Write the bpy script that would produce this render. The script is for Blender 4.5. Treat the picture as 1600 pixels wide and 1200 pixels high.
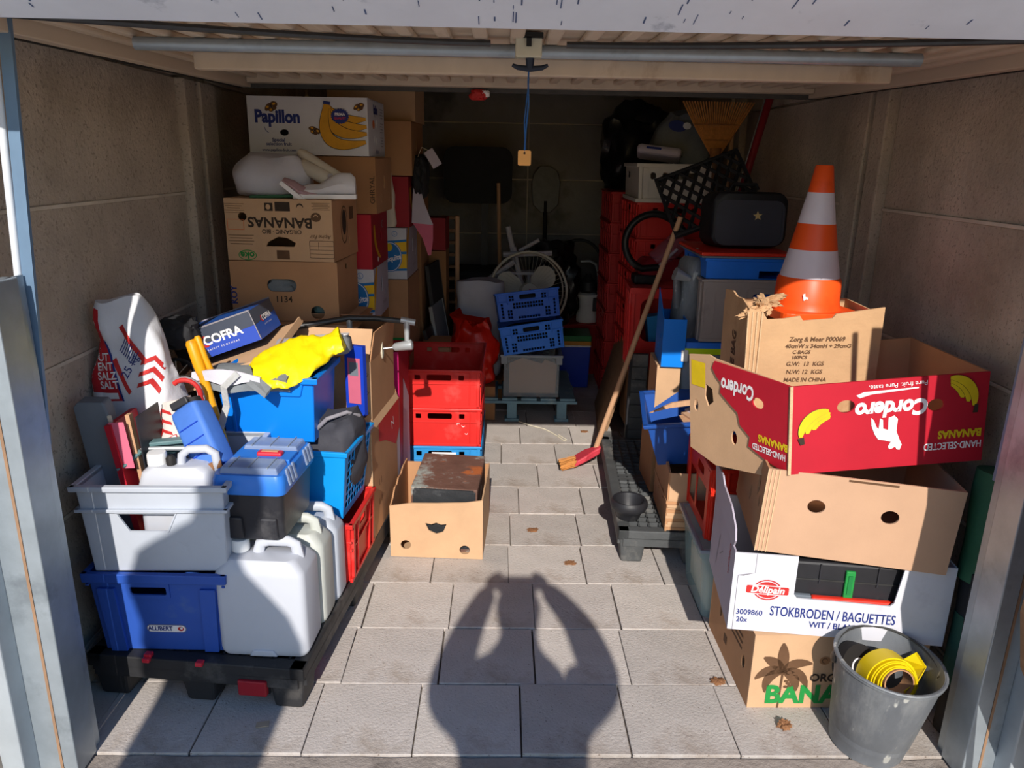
import bpy, bmesh, math, random
from mathutils import Vector, Matrix, noise, Euler
random.seed(7)
for o in list(bpy.data.objects): bpy.data.objects.remove(o)
S = bpy.context.scene
COL = S.collection
R = math.radians
PI = math.pi

# ------------------------------------------------------------------ camera
F_PX, PITCH, ROLL, YAW, CAM_H = 1180.0, R(16.5), R(1.1), R(1.07), 1.56
fw = Vector((math.sin(YAW)*math.cos(PITCH), math.cos(YAW)*math.cos(PITCH), -math.sin(PITCH)))
r0 = Vector((math.cos(YAW), -math.sin(YAW), 0)); u0 = r0.cross(fw)
rr = r0*math.cos(ROLL) + u0*math.sin(ROLL); uu = -r0*math.sin(ROLL) + u0*math.cos(ROLL)
cam = bpy.data.cameras.new('camera'); cam.sensor_width = 36; cam.lens = F_PX/1600*36
cam.clip_start = 0.02; cam.clip_end = 200
camo = bpy.data.objects.new('camera', cam); COL.objects.link(camo)
mw = Matrix((rr, uu, -fw)).transposed().to_4x4(); mw.translation = (0, 0, CAM_H)
camo.matrix_world = mw; S.camera = camo

# ------------------------------------------------------------------ sky, sun, exposure
SUN_EL = R(31.2)
world = bpy.data.worlds.new('sky'); S.world = world; world.use_nodes = True
wn = world.node_tree.nodes; wl = world.node_tree.links; wn.clear()
wo = wn.new('ShaderNodeOutputWorld'); bg = wn.new('ShaderNodeBackground'); sk = wn.new('ShaderNodeTexSky')
sk.sky_type = 'NISHITA'; sk.sun_disc = False; sk.sun_elevation = SUN_EL; sk.sun_rotation = PI
sk.air_density = 1.0; sk.dust_density = 0.5; sk.ozone_density = 2.0
bg.inputs['Strength'].default_value = 0.115
hs = wn.new('ShaderNodeHueSaturation'); hs.inputs['Saturation'].default_value = 1.45
wl.new(sk.outputs[0], hs.inputs['Color']); wl.new(hs.outputs[0], bg.inputs[0]); wl.new(bg.outputs[0], wo.inputs[0])
sun = bpy.data.lights.new('sun', 'SUN'); sun.energy = 4.3; sun.angle = R(0.53); sun.color = (1.0, 0.94, 0.865)
suno = bpy.data.objects.new('sun', sun); COL.objects.link(suno)
suno.rotation_euler = Vector((0.012, math.cos(SUN_EL), -math.sin(SUN_EL))).to_track_quat('-Z', 'Y').to_euler()
suno.location = (0, -6, 6)
S.view_settings.view_transform = 'Standard'; S.view_settings.look = 'None'
S.view_settings.exposure = 0.20; S.view_settings.gamma = 1.0; S.view_settings.use_curve_mapping = False

# ------------------------------------------------------------------ materials
def lin(h):
    h = h.lstrip('#'); c = [int(h[i:i+2], 16)/255 for i in (0, 2, 4)]
    return tuple(x/12.92 if x <= .04045 else ((x+.055)/1.055)**2.4 for x in c)
MATS = {}
def M(name, h, rough=.5, var=.10, scale=7, bump=0., bscale=60, metal=0., dirt=None, dscale=3., dthr=.55, dw=.12,
      trans=0., alpha=1., spec=.4, stretch=(1, 1, 1), speck=None, sscale=90, sthr=.68):
    m = bpy.data.materials.new(name); m.use_nodes = True
    N = m.node_tree.nodes; L = m.node_tree.links
    b = N['Principled BSDF']; out = N['Material Output']
    c = lin(h)
    tc = N.new('ShaderNodeTexCoord'); mp = N.new('ShaderNodeMapping'); mp.inputs['Scale'].default_value = stretch
    L.new(tc.outputs['Object'], mp.inputs[0])
    def nz(sc, det=4, ro=.6):
        n = N.new('ShaderNodeTexNoise'); n.inputs['Scale'].default_value = sc; n.inputs['Detail'].default_value = det
        n.inputs['Roughness'].default_value = ro; L.new(mp.outputs[0], n.inputs['Vector']); return n
    def mix(fac, a, bcol):
        x = N.new('ShaderNodeMix'); x.data_type = 'RGBA'
        if isinstance(fac, float): x.inputs[0].default_value = fac
        else: L.new(fac, x.inputs[0])
        for s, v in ((6, a), (7, bcol)):
            if isinstance(v, tuple): x.inputs[s].default_value = (*v, 1)
            else: L.new(v, x.inputs[s])
        return x.outputs[2]
    def step(src, lo, hi):
        r = N.new('ShaderNodeMapRange'); r.inputs[1].default_value = lo; r.inputs[2].default_value = hi
        L.new(src, r.inputs[0]); return r.outputs[0]
    n1 = nz(scale)
    col = mix(step(n1.outputs[0], .3, .7), tuple(max(0, x*(1-var)) for x in c), tuple(min(1, x*(1+var)) for x in c))
    if dirt:
        n2 = nz(dscale, 7, .65); col = mix(step(n2.outputs[0], dthr, dthr+dw), col, lin(dirt))
    if speck:
        n3 = nz(sscale, 2, .5); col = mix(step(n3.outputs[0], sthr, sthr+.06), col, lin(speck))
    L.new(col, b.inputs['Base Color'])
    b.inputs['Roughness'].default_value = rough; b.inputs['Metallic'].default_value = metal
    b.inputs['Specular IOR Level'].default_value = spec
    if bump:
        n4 = nz(bscale, 5, .6); bp = N.new('ShaderNodeBump'); bp.inputs['Strength'].default_value = bump
        bp.inputs['Distance'].default_value = .01; L.new(n4.outputs[0], bp.inputs['Height']); L.new(bp.outputs[0], b.inputs['Normal'])
    sh = b.outputs[0]
    if trans:
        t = N.new('ShaderNodeBsdfTranslucent'); L.new(col, t.inputs[0]); x = N.new('ShaderNodeMixShader')
        x.inputs[0].default_value = trans; L.new(sh, x.inputs[1]); L.new(t.outputs[0], x.inputs[2]); sh = x.outputs[0]
    if alpha < 1:
        t = N.new('ShaderNodeBsdfTransparent'); x = N.new('ShaderNodeMixShader')
        x.inputs[0].default_value = alpha; L.new(t.outputs[0], x.inputs[1]); L.new(sh, x.inputs[2]); sh = x.outputs[0]
    L.new(sh, out.inputs[0])
    MATS[name] = m; return m
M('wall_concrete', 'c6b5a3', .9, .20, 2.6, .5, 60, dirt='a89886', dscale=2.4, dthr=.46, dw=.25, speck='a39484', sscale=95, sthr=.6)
M('joint_mortar', 'd6c8b6', .95, .12, 10, .3, 80)
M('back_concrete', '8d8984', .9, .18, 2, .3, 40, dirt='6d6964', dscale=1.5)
M('paver', 'bfb6af', .92, .09, 6, .35, 110, dirt='a39588', dscale=2.6, dthr=.56, speck='87796f', sscale=150, sthr=.66)
M('paver_b', 'b8b0a9', .92, .10, 5, .35, 110, dirt='9c8f84', dscale=2.2, dthr=.55, speck='80736a', sscale=150, sthr=.65)
M('paver_c', 'c6bdb5', .92, .08, 7, .35, 110, dirt='ab9c90', dscale=3, dthr=.57, speck='8c7e74', sscale=150, sthr=.67)
M('joint_sand', '6f665e', .95, .25, 30, .5, 120)
M('sill_concrete', '9a8f86', .95, .2, 9, .6, 50, dirt='7d736b', dscale=5)
M('yard', 'b9b2aa', .95, .15, 1.5)
M('galv', 'a9b3ba', .42, .10, 14, .05, 60, metal=.55, dirt='8e979e', dscale=5)
M('steel_frame', 'b4bcc2', .5, .08, 9, .05, 60, metal=.25)
M('rail_blue', '6f89a3', .45, .1, 10, metal=.2)
M('rail_white', 'd9dee4', .45, .06, 10)
M('seal_orange', '98775c', .6, .15, 8)
M('door_beige', 'd6c3ac', .6, .08, 5, dirt='b59c82', dscale=2.5, dthr=.58, stretch=(2, .4, 1))
M('door_lip', 'dfe5f2', .5, .05, 6, dirt='a9b2c2', dscale=9, dthr=.62)
M('paint_chip', '4d5f86', .7, .2, 20)
M('rubber', '23211f', .8, .2, 20)
M('seal_grey', '55534f', .85, .15, 20, .2)
M('black_plastic', '26262a', .5, .2, 10, .05, 60, dirt='4a4846', dscale=6, dthr=.6)
M('pallet_black', '2a2a2c', .6, .2, 9, .1, 60, dirt='565350', dscale=4, dthr=.56)
M('pallet_grey', '4d4f50', .65, .18, 9, .1, 60, dirt='7a7772', dscale=4, dthr=.5)
M('pallet_blue', '6f93a3', .7, .15, 9, .1, 60, dirt='8fa7ac', dscale=6)
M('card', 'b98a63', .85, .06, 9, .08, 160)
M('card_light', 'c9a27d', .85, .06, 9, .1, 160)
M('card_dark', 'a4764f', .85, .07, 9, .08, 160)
M('card_tan', 'c39c7e', .85, .04, 9, .06, 160)
M('card_worn', 'c8a077', .88, .08, 7, .35, 22, dirt='b58a60', dscale=4)
M('card_core', 'd2b18a', .9, .15, 60, .3, 200)
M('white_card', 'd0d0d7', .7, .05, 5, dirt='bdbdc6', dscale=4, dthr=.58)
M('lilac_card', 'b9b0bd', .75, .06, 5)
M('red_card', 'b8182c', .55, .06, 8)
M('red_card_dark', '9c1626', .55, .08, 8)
M('pink_card', 'c8637c', .7, .08, 8)
M('ink', '3a2c22', .8, .15, 30)
M('ink_brown', '63462f', .8, .15, 30)
M('ink_black', '1f1c1c', .7, .1, 30)
M('ink_navy', '1f2f78', .6, .08, 20)
M('ink_blue', '2c3f8a', .6, .08, 20)
M('ink_red', 'c02a28', .6, .08, 20)
M('ink_green', '1f8a3e', .6, .08, 20)
M('ink_grey', '8e8a90', .7, .1, 20)
M('ink_white', 'f0ecec', .6, .03, 20)
M('ink_yellow', 'e0c01c', .55, .08, 20)
M('ink_mustard', 'd2961c', .6, .1, 20)
M('ink_orange', 'd9703a', .6, .1, 20)
M('chiq_blue', '1c74b8', .5, .06, 20)
M('chiq_yellow', 'f2c21c', .5, .05, 20)
M('grey_plastic', 'b9bfc9', .45, .05, 6, dirt='a3a8b0', dscale=5, dthr=.62)
M('taupe_plastic', 'a89a92', .5, .05, 6, dirt='978a82', dscale=5)
M('allibert_blue', '2f57b0', .45, .07, 6, .03, 60, dirt='4a68ab', dscale=6, dthr=.6)
M('tub_blue', '0d7fe6', .35, .04, 5)
M('basket_blue', '1398e8', .38, .04, 5)
M('crate_blue', '2278e6', .45, .08, 8)
M('crate_blue_dark', '155fd0', .45, .08, 8)
M('crate_sky', '2e8fd0', .5, .07, 8)
M('bin_navy', '1f4f9e', .4, .08, 8)
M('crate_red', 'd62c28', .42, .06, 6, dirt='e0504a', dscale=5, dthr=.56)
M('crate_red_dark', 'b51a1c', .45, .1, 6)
M('bottle_red', 'd9301e', .35, .06, 8)
M('crate_white', 'd8d2ca', .5, .06, 8)
M('jerry_white', 'd9dce4', .4, .03, 5, trans=.25)
M('jerry_cream', 'dfe2da', .45, .05, 5, trans=.3)
M('cap_white', 'ececea', .45, .04, 10)
M('clear_plastic', 'b4c0c6', .2, .05, 6, alpha=.26)
M('clear_green', '9fc0c4', .25, .06, 6, alpha=.5)
M('smoke_plastic', '9ea8b0', .3, .05, 6, alpha=.72)
M('film', 'e4e4e8', .25, .06, 12, .4, 30, alpha=.62)
M('tool_black', '2b2b30', .45, .15, 8, .05, 80, dirt='4d4c4e', dscale=5, dthr=.58)
M('tool_blue', '2f7ad8', .4, .06, 8, dirt='6f8fb8', dscale=6, dthr=.6)
M('tool_lid', '9fb0cc', .3, .06, 8, alpha=.62, dirt='b6b0aa', dscale=6)
M('tool_red', 'cf2a3c', .4, .06, 8)
M('shoe_blue', '3a55b8', .35, .08, 6)
M('shoe_dark', '4a505e', .35, .08, 6)
M('sack_white', 'dcdde2', .6, .05, 5, .5, 14, dirt='bdb9b4', dscale=5, dthr=.6)
M('sack_red', 'c4202c', .5, .06, 6)
M('sack_dusty', 'd8d0ca', .7, .07, 7, .5, 18, dirt='a89888', dscale=6, dthr=.58)
M('yellow_bag', 'f0d60c', .4, .05, 6, .25, 18)
M('grey_fabric', '7f8488', .8, .1, 10, .3, 40)
M('strap', 'b2b3b2', .85, .1, 40, .3, 150)
M('charcoal_fabric', '3f3f46', .75, .18, 8, .35, 18)
M('black_bag', '15151a', .28, .2, 8, .6, 12, spec=.5)
M('red_bag', 'cf2010', .3, .12, 9, .7, 16)
M('white_bag', 'c9c6d0', .6, .08, 6, .5, 12)
M('dusty_blue', '4a7ad0', .6, .1, 8, .1, 60, dirt='8f8c92', dscale=7, dthr=.6)
M('loppers', 'e8a010', .45, .07, 12, dirt='b07a18', dscale=9)
M('grey_slab', '6f7780', .7, .08, 8)
M('chrome', 'b9bdc2', .25, .05, 10, metal=.9)
M('silver', 'c0c4c6', .35, .06, 10, metal=.5)
M('dark_metal', '4c4c4c', .45, .15, 20, metal=.6)
M('rust', '75564a', .7, .3, 6, .35, 30, metal=.2, dirt='a4aaa4', dscale=6, dthr=.52, dw=.08, speck='b5673a', sscale=9, sthr=.58)
M('blackened', '35373a', .55, .25, 7, .3, 30, metal=.3, dirt='6e7072', dscale=6)
M('wood', 'c89c78', .6, .1, 6, stretch=(8, 8, .8))
M('wood_dark', '7a5a40', .7, .2, 5, stretch=(8, 8, 1))
M('board_brown', '8a6a4c', .75, .2, 4, stretch=(3, 3, 8), bump=.15, bscale=40)
M('broom_red', 'c23a48', .5, .1, 10)
M('straw', 'c08040', .8, .2, 60)
M('straw_dark', '9a6638', .85, .2, 60)
M('cone_orange', 'f2571c', .42, .05, 5, dirt='d94a18', dscale=6)
M('cone_white', 'd9cfd6', .4, .05, 8, dirt='a9a2aa', dscale=16, dthr=.66, dw=.05)
M('zinc', '74787d', .55, .22, 6, .2, 40, metal=.3, dirt='9a9c9c', dscale=16, dthr=.48, dw=.3, stretch=(1, 1, .4), speck='c2c2bc', sscale=34, sthr=.66)
M('tape_yellow', 'e6c80e', .4, .06, 10)
M('green_lid', '1c7a3e', .45, .08, 8)
M('cooler_blue', '1a3fb8', .4, .06, 8)
M('cooler_orange', 'd9902a', .45, .06, 8)
M('lime', 'd2f01c', .4, .05, 8)
M('suitcase', '1d1e24', .5, .15, 8, .1, 60)
M('suitcase_panel', '343642', .55, .1, 8)
M('brass', 'c8b07a', .35, .1, 10, metal=.7)
M('hose_black', '1b1b1d', .4, .2, 20)
M('vac_red', '8a1a28', .3, .08, 8)
M('vac_clear', 'c06a7a', .2, .05, 8, alpha=.5)
M('green_bag_fabric', '2f5a4c', .8, .1, 10, .2, 40)
M('green_cloth', '37684a', .7, .12, 8, .3, 20)
M('dark_fabric', '2b2b2e', .85, .15, 10, .2, 40)
M('white_shoe', 'd6d2d6', .7, .05, 8, .2, 40)
M('pink_shoe', 'b8959a', .8, .08, 10, .3, 60)
M('cream_tube', 'd2c8b8', .6, .08, 8, .25, 20)
M('glove', 'd9cdbc', .9, .07, 14, .3, 60)
M('pink', 'e0708a', .55, .06, 8)
M('magenta', 'c01468', .5, .06, 8)
M('teal_metal', '5f7f82', .5, .15, 10, dirt='8a8c86', dscale=8)
M('fan_white', 'cfc8ba', .5, .05, 8)
M('tag_orange', 'e39a4a', .5, .06, 12)
M('cord_blue', '24548c', .7, .15, 60)
M('handle_navy', '1a2436', .5, .1, 10)
M('lock_cream', 'd0c8ae', .5, .08, 8)
M('rope', 'd8cfb8', .9, .1, 40)
M('leaf_dry', '8a6040', .9, .2, 20)
M('skin', 'c49078', .6, .06, 10)
M('shirt', '39486a', .85, .08, 10)
M('caster_green', '38562e', .7, .2, 10)
M('caster_brown', '5b4a3c', .9, .2, 10)
M('stain_tape', 'b3a28c', .8, .08, 10)
# ------------------------------------------------------------------ geometry helpers
def mt(m): return MATS[m] if isinstance(m, str) else m
def put(bm, name, mat, parent=None, smooth=False, loc=None, rot=None, bevel=0., seg=2, sub=0, label=None, kind=None):
    bmesh.ops.recalc_face_normals(bm, faces=bm.faces[:])
    me = bpy.data.meshes.new(name); bm.to_mesh(me); bm.free(); me.materials.append(mt(mat))
    if smooth:
        me.polygons.foreach_set('use_smooth', [True]*len(me.polygons)); me.set_sharp_from_angle(angle=R(42))
    o = bpy.data.objects.new(name, me); COL.objects.link(o)
    if parent is not None: o.parent = parent
    if loc is not None: o.location = loc
    if rot is not None: o.rotation_euler = rot
    if bevel:
        b = o.modifiers.new('bevel', 'BEVEL'); b.width = bevel; b.segments = seg; b.limit_method = 'ANGLE'; b.angle_limit = R(40)
        b.use_clamp_overlap = True
    if sub:
        s = o.modifiers.new('sub', 'SUBSURF'); s.levels = sub; s.render_levels = sub
    if label: o['label'] = label
    if kind: o['kind'] = kind
    return o
def thing(name, label, cat, loc=(0, 0, 0), rot=(0, 0, 0), group=None):
    o = bpy.data.objects.new(name, None); COL.objects.link(o); o.empty_display_size = .05
    o.location = loc; o.rotation_euler = rot if not isinstance(rot, (int, float)) else (0, 0, rot)
    o['label'] = label; o['category'] = cat
    if group: o['group'] = group
    return o
def tag(o, label, cat, group=None):
    o['label'] = label; o['category'] = cat
    if group: o['group'] = group
    return o
def struct(o, label=None):
    o['kind'] = 'structure'
    if label: o['label'] = label
    return o
def copy_tree(o, parent=None):
    c = o.copy(); COL.objects.link(c); c.parent = parent
    for ch in [x for x in bpy.data.objects if x.parent == o]: copy_tree(ch, c)
    return c
class B:
    def __init__(s): s.bm = bmesh.new()
    def box(s, c, size, rot=None, M4=None, top=None):
        """box centred on c; top=(sx,sy) scales the upper face"""
        vs = []
        for z in (-.5, .5):
            k = top if (top and z > 0) else (1, 1)
            for x, y in ((-.5, -.5), (.5, -.5), (.5, .5), (-.5, .5)):
                v = Vector((x*size[0]*k[0], y*size[1]*k[1], z*size[2]))
                if rot is not None: v = Euler(rot).to_matrix() @ v
                v += Vector(c)
                if M4 is not None: v = M4 @ v
                vs.append(s.bm.verts.new(v))
        for f in ((3, 2, 1, 0), (4, 5, 6, 7), (0, 1, 5, 4), (1, 2, 6, 5), (2, 3, 7, 6), (3, 0, 4, 7)):
            s.bm.faces.new([vs[i] for i in f])
        return s
    def loft(s, rings, caps=True, closed=True):
        R_ = [[s.bm.verts.new(p) for p in r] for r in rings]; n = len(R_[0])
        for a, b in zip(R_, R_[1:]):
            for i in range(n if closed else n-1):
                j = (i+1) % n; s.bm.faces.new((a[i], a[j], b[j], b[i]))
        if caps and closed:
            s.bm.faces.new(R_[0][::-1]); s.bm.faces.new(R_[-1])
        return s
    def lathe(s, prof, seg=32, M4=None, caps=True, ang=2*PI):
        rings = []
        for r, z in prof:
            ring = []
            for i in range(seg):
                a = i/seg*ang; v = Vector((r*math.cos(a), r*math.sin(a), z))
                ring.append(M4 @ v if M4 is not None else v)
            rings.append(ring)
        return s.loft(rings, caps)
    def tube(s, pts, r, seg=8, closed=False, flat=1.0):
        P = [Vector(p) for p in pts]; n = len(P); rings = []; up = None
        for i in range(n):
            a = P[i-1] if (i > 0 or closed) else P[i]; b = P[(i+1) % n] if (i < n-1 or closed) else P[i]
            t = (b-a).normalized()
            if up is None:
                up = Vector((0, 0, 1)) if abs(t.z) < .9 else Vector((1, 0, 0))
            x = t.cross(up).normalized(); up = x.cross(t).normalized()
            rad = r[i] if isinstance(r, (list, tuple)) else r
            rings.append([P[i]+(x*math.cos(k/seg*2*PI)+up*math.sin(k/seg*2*PI)*flat)*rad for k in range(seg)])
        if closed: rings.append(rings[0]); s.loft(rings, False)
        else: s.loft(rings)
        if closed: bmesh.ops.remove_doubles(s.bm, verts=s.bm.verts[:], dist=1e-6)
        return s
    def prism(s, outline, holes=(), n0=0., n1=-.004, f=None):
        """flat polygon with holes in (u,v), extruded from n0 to n1, mapped through f(u,v,n)"""
        if f is None: f = lambda u, v, n: Vector((u, v, n))
        elif isinstance(f, Matrix): m4 = f; f = lambda u, v, n: m4 @ Vector((u, v, n))
        tb = bmesh.new()
        for loop in [outline]+list(holes):
            vs = [tb.verts.new((p[0], p[1], 0)) for p in loop]
            for i in range(len(vs)): tb.edges.new((vs[i], vs[(i+1) % len(vs)]))
        bmesh.ops.triangle_fill(tb, use_beauty=True, use_dissolve=False, edges=tb.edges[:], normal=(0, 0, 1))
        tb.verts.index_update()
        V = [(v.co.x, v.co.y) for v in tb.verts]; Fs = [[v.index for v in fc.verts] for fc in tb.faces]
        bd = [(e.verts[0].index, e.verts[1].index) for e in tb.edges if len(e.link_faces) == 1]
        tb.free()
        A = [s.bm.verts.new(f(u, v, n0)) for u, v in V]
        for fc in Fs: s.bm.faces.new([A[i] for i in fc])
        if n1 is not None:
            Bv = [s.bm.verts.new(f(u, v, n1)) for u, v in V]
            for fc in Fs: s.bm.faces.new([Bv[i] for i in reversed(fc)])
            for a, b in bd: s.bm.faces.new((A[a], A[b], Bv[b], Bv[a]))
        return s
    def build(s, name, mat, parent=None, **k): return put(s.bm, name, mat, parent, **k)
def rect(u0, v0, u1, v1): return [(u0, v0), (u1, v0), (u1, v1), (u0, v1)]
def crect(u, v, w, h): return rect(u-w/2, v-h/2, u+w/2, v+h/2)
def oval(u, v, a, b, n=18, rot=0):
    return [(u+a*math.cos(t)*math.cos(rot)-b*math.sin(t)*math.sin(rot), v+a*math.cos(t)*math.sin(rot)+b*math.sin(t)*math.cos(rot)) for t in [i/n*2*PI for i in range(n)]]
def rrect(u, v, w, h, r, n=4):
    p = []
    for cx, cy, a in ((w/2-r, h/2-r, 0), (-w/2+r, h/2-r, PI/2), (-w/2+r, -h/2+r, PI), (w/2-r, -h/2+r, 1.5*PI)):
        for i in range(n+1):
            t = a+i/n*PI/2; p.append((u+cx+r*math.cos(t), v+cy+r*math.sin(t)))
    return p
def shift(poly, du, dv, sc=1, rot=0):
    c, s_ = math.cos(rot), math.sin(rot)
    return [(du+sc*(x*c-y*s_), dv+sc*(x*s_+y*c)) for x, y in poly]
TEXTS = {}
def text_mesh(txt, size, off, shear, spacing):
    cu = bpy.data.curves.new('lettering', 'FONT'); cu.body = txt; cu.size = size; cu.offset = off; cu.shear = shear
    cu.space_character = spacing; cu.space_line = .85; cu.align_x = 'CENTER'; cu.align_y = 'CENTER'; cu.resolution_u = 3
    ob = bpy.data.objects.new('lettering', cu)
    me = bpy.data.meshes.new_from_object(ob); bpy.data.objects.remove(ob); bpy.data.curves.remove(cu)
    return me
class Face:
    """a flat face of a thing: prints lie on it in (u,v) with v up from its lower edge"""
    def __init__(s, root, m4): s.root, s.m = root, m4
    def text(s, txt, u, v, size, mat='ink', rot=0, off=0., shear=0., xs=1., sp=1., layer=1, name='lettering'):
        me = text_mesh(txt, size, off, shear, sp); me.materials.append(mt(mat))
        o = bpy.data.objects.new(name, me); COL.objects.link(o); o.parent = s.root
        o.matrix_basis = s.m @ Matrix.Translation((u, v, .0006+.0005*layer)) @ Matrix.Rotation(rot, 4, 'Z') @ Matrix.Diagonal((xs, 1, 1, 1))
        return o
    def poly(s, outline, mat, holes=(), layer=0, name='print', thick=0.):
        b = B(); n0 = .0006+.0005*layer+thick
        b.prism(outline, holes, n0, n0-thick if thick else None, s.m)
        o = b.build(name, mat, s.root); return o
    def polys(s, outs, mat, layer=0, name='print'):
        b = B()
        for q in outs: b.prism(q, (), .0006+.0005*layer, None, s.m)
        return b.build(name, mat, s.root)
def face_mats(W, D, H):
    def m(o, u, n): return Matrix(((u[0], 0, n[0], o[0]), (u[1], 0, n[1], o[1]), (u[2], 1, n[2], o[2]), (0, 0, 0, 1)))
    return {'front': m((0, -D/2, 0), (1, 0, 0), (0, -1, 0)), 'back': m((0, D/2, 0), (-1, 0, 0), (0, 1, 0)),
            'left': m((-W/2, 0, 0), (0, -1, 0), (-1, 0, 0)), 'right': m((W/2, 0, 0), (0, 1, 0), (1, 0, 0))}
from mathutils.bvhtree import BVHTree
def bvh_of(o):
    bm = bmesh.new(); bm.from_mesh(o.data); t = BVHTree.FromBMesh(bm); bm.free(); return t
def wrap_print(o, bvh, off=.0016, step=.010):
    """lay a flat print onto a crumpled surface by casting along +Y in the owner's space"""
    bm = bmesh.new(); bm.from_mesh(o.data); bm.transform(o.matrix_basis)
    for _ in range(5):
        es = [e for e in bm.edges if e.calc_length() > step]
        if not es: break
        bmesh.ops.subdivide_edges(bm, edges=es, cuts=1); bmesh.ops.triangulate(bm, faces=[f_ for f_ in bm.faces if len(f_.verts) > 4])
    miss = []
    for v in bm.verts:
        h, nn, *_ = bvh.ray_cast(Vector((v.co.x, -1, v.co.z)), Vector((0, 1, 0)))
        if h is None: miss.append(v)
        else: v.co = h+Vector((0, -off, 0))
    bmesh.ops.delete(bm, geom=miss, context='VERTS')
    bm.to_mesh(o.data); bm.free(); o.matrix_basis = Matrix.Identity(4); return o
class Carton:
    def __init__(s, name, label, W, D, H, loc, rot=0, mat='card', holes={}, top='closed', cat='box', group=None, t=.005, mats={}, flaps=(), outlines={}, skip=()):
        s.W, s.D, s.H = W, D, H; s.panels = {}
        s.root = thing(name, label, cat, loc, rot, group); s.fm = face_mats(W, D, H)
        for k in ('front', 'back', 'left', 'right'):
            if k in skip: continue
            w_ = W if k in ('front', 'back') else D-2*t
            b = B(); b.prism(outlines.get(k, rect(-w_/2, 0, w_/2, H)), holes.get(k, ()), 0, -t, s.fm[k])
            s.panels[k] = b.build('panel', mats.get(k, mat), s.root)
        B().box((0, 0, t/2), (W-2*t, D-2*t, t)).build('bottom', mat, s.root)
        if top == 'closed':
            for sg in (-1, 1):
                B().box((0, sg*(D/4), H-t/2+.0008), (W, D/2-.003, t)).build('flap', mats.get('top', mat), s.root)
        for side, ln, ang, *mm in flaps:       # ang 0 = standing straight up, + = folded outward
            w_ = (W if side in ('front', 'back') else D)-.01
            m4 = s.fm[side] @ Matrix.Translation((0, H, 0)) @ Matrix.Rotation(R(ang), 4, 'X')
            B().prism([(-w_/2, 0), (w_/2, 0), (w_/2-.012, ln), (-w_/2+.012, ln)], (), 0, -t*.8, m4).build('flap', mm[0] if mm else mat, s.root)
    def face(s, k): return Face(s.panels[k], s.fm[k])
class Crate:
    """open moulded crate with tapered walls, rim and ribs; origin at the centre of its bottom"""
    def __init__(s, name, label, W, D, H, loc, rot=0, mat='crate_red', taper=.01, t=.004, rim=.012, rimh=.02, holes={}, ribs={}, bands={}, cat='crate', group=None, bottom=True, rim_mat=None, rimless=False, outlines={}):
        s.W, s.D, s.H, s.tp = W, D, H, taper
        s.root = thing(name, label, cat, loc, rot, group)
        b = B()
        for k in ('front', 'back', 'left', 'right'):
            w_ = W if k in ('front', 'back') else D
            f = s.f(k)
            b.prism(outlines.get(k, rect(-w_/2, 0, w_/2, H)), holes.get(k, ()), 0, t, f)
            for u, rw, rd, v0, v1 in ribs.get(k, ()): b.prism(rect(u-rw/2, v0, u+rw/2, v1), (), -rd, .0005, f)
            for v0, v1, rd in bands.get(k, ()): b.prism(rect(-w_/2-rd, v0, w_/2+rd, v1), (), -rd, .0005, f)
        if bottom: b.box((0, 0, t/2), (W-2*taper, D-2*taper, t))
        s.body = b.build('body', mat, s.root, bevel=.0015, seg=1)
        if not rimless:
            b = B()
            for k in ('front', 'back', 'left', 'right'):
                w_ = W if k in ('front', 'back') else D
                b.prism(rect(-w_/2-rim, H-rimh, w_/2+rim, H), (), -rim, t, s.f(k))
            b.build('rim', rim_mat or mat, s.root, bevel=.003)
    def f(s, k):
        W, D, H, tp = s.W, s.D, s.H, s.tp
        def fn(u, v, n):
            q = tp*(1-v/H)
            if k == 'front': return Vector((u*(1-2*q/W), -(D/2-q-n), v))
            if k == 'back': return Vector((-u*(1-2*q/W), (D/2-q-n), v))
            if k == 'left': return Vector((-(W/2-q-n), -u*(1-2*q/D), v))
            return Vector((W/2-q-n, u*(1-2*q/D), v))
        return fn
    def face(s, k):
        a = math.atan2(s.tp, s.H); m = face_mats(s.W-2*s.tp, s.D-2*s.tp, s.H)[k]
        return Face(s.body, m @ Matrix.Rotation(a, 4, 'X'))
def crescent(cu, cv, rad, a0, a1, tmax, n=14, pw=.6):
    o, i = [], []
    for k in range(n+1):
        s_ = k/n; a = a0+(a1-a0)*s_; tt = tmax*max(.0, math.sin(PI*(.04+.92*s_)))**pw/2
        o.append((cu+(rad+tt)*math.cos(a), cv+(rad+tt)*math.sin(a))); i.append((cu+(rad-tt)*math.cos(a), cv+(rad-tt)*math.sin(a)))
    return o+i[::-1]
def bananas(face, u, v, sc, rot=0, n=3, mat='ink_yellow', line='ink_green', flip=1):
    """a printed hand of bananas: crescents fanned from one stem"""
    for k in range(n):
        rad = .5+.0*k; a0 = PI*.5; a1 = a0-flip*(1.75-.18*k)
        cu, cv = 0, -.5+.09*k
        for grow, m_, ly in ((.045, line, 1+2*(n-k)), (0, mat, 2+2*(n-k))):
            q = crescent(cu, cv-.12*k*0, rad-.16*k, a0, a1, .26-.03*k+grow)
            face.poly(shift(q, u, v, sc, rot), m_, layer=ly)
    q = [(-.05*flip, -.06), (-.05*flip, .07), (-.22*flip, .03), (-.22*flip, -.08)]
    face.poly(shift(q, u, v, sc, rot), line, layer=2*n+4)
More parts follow.
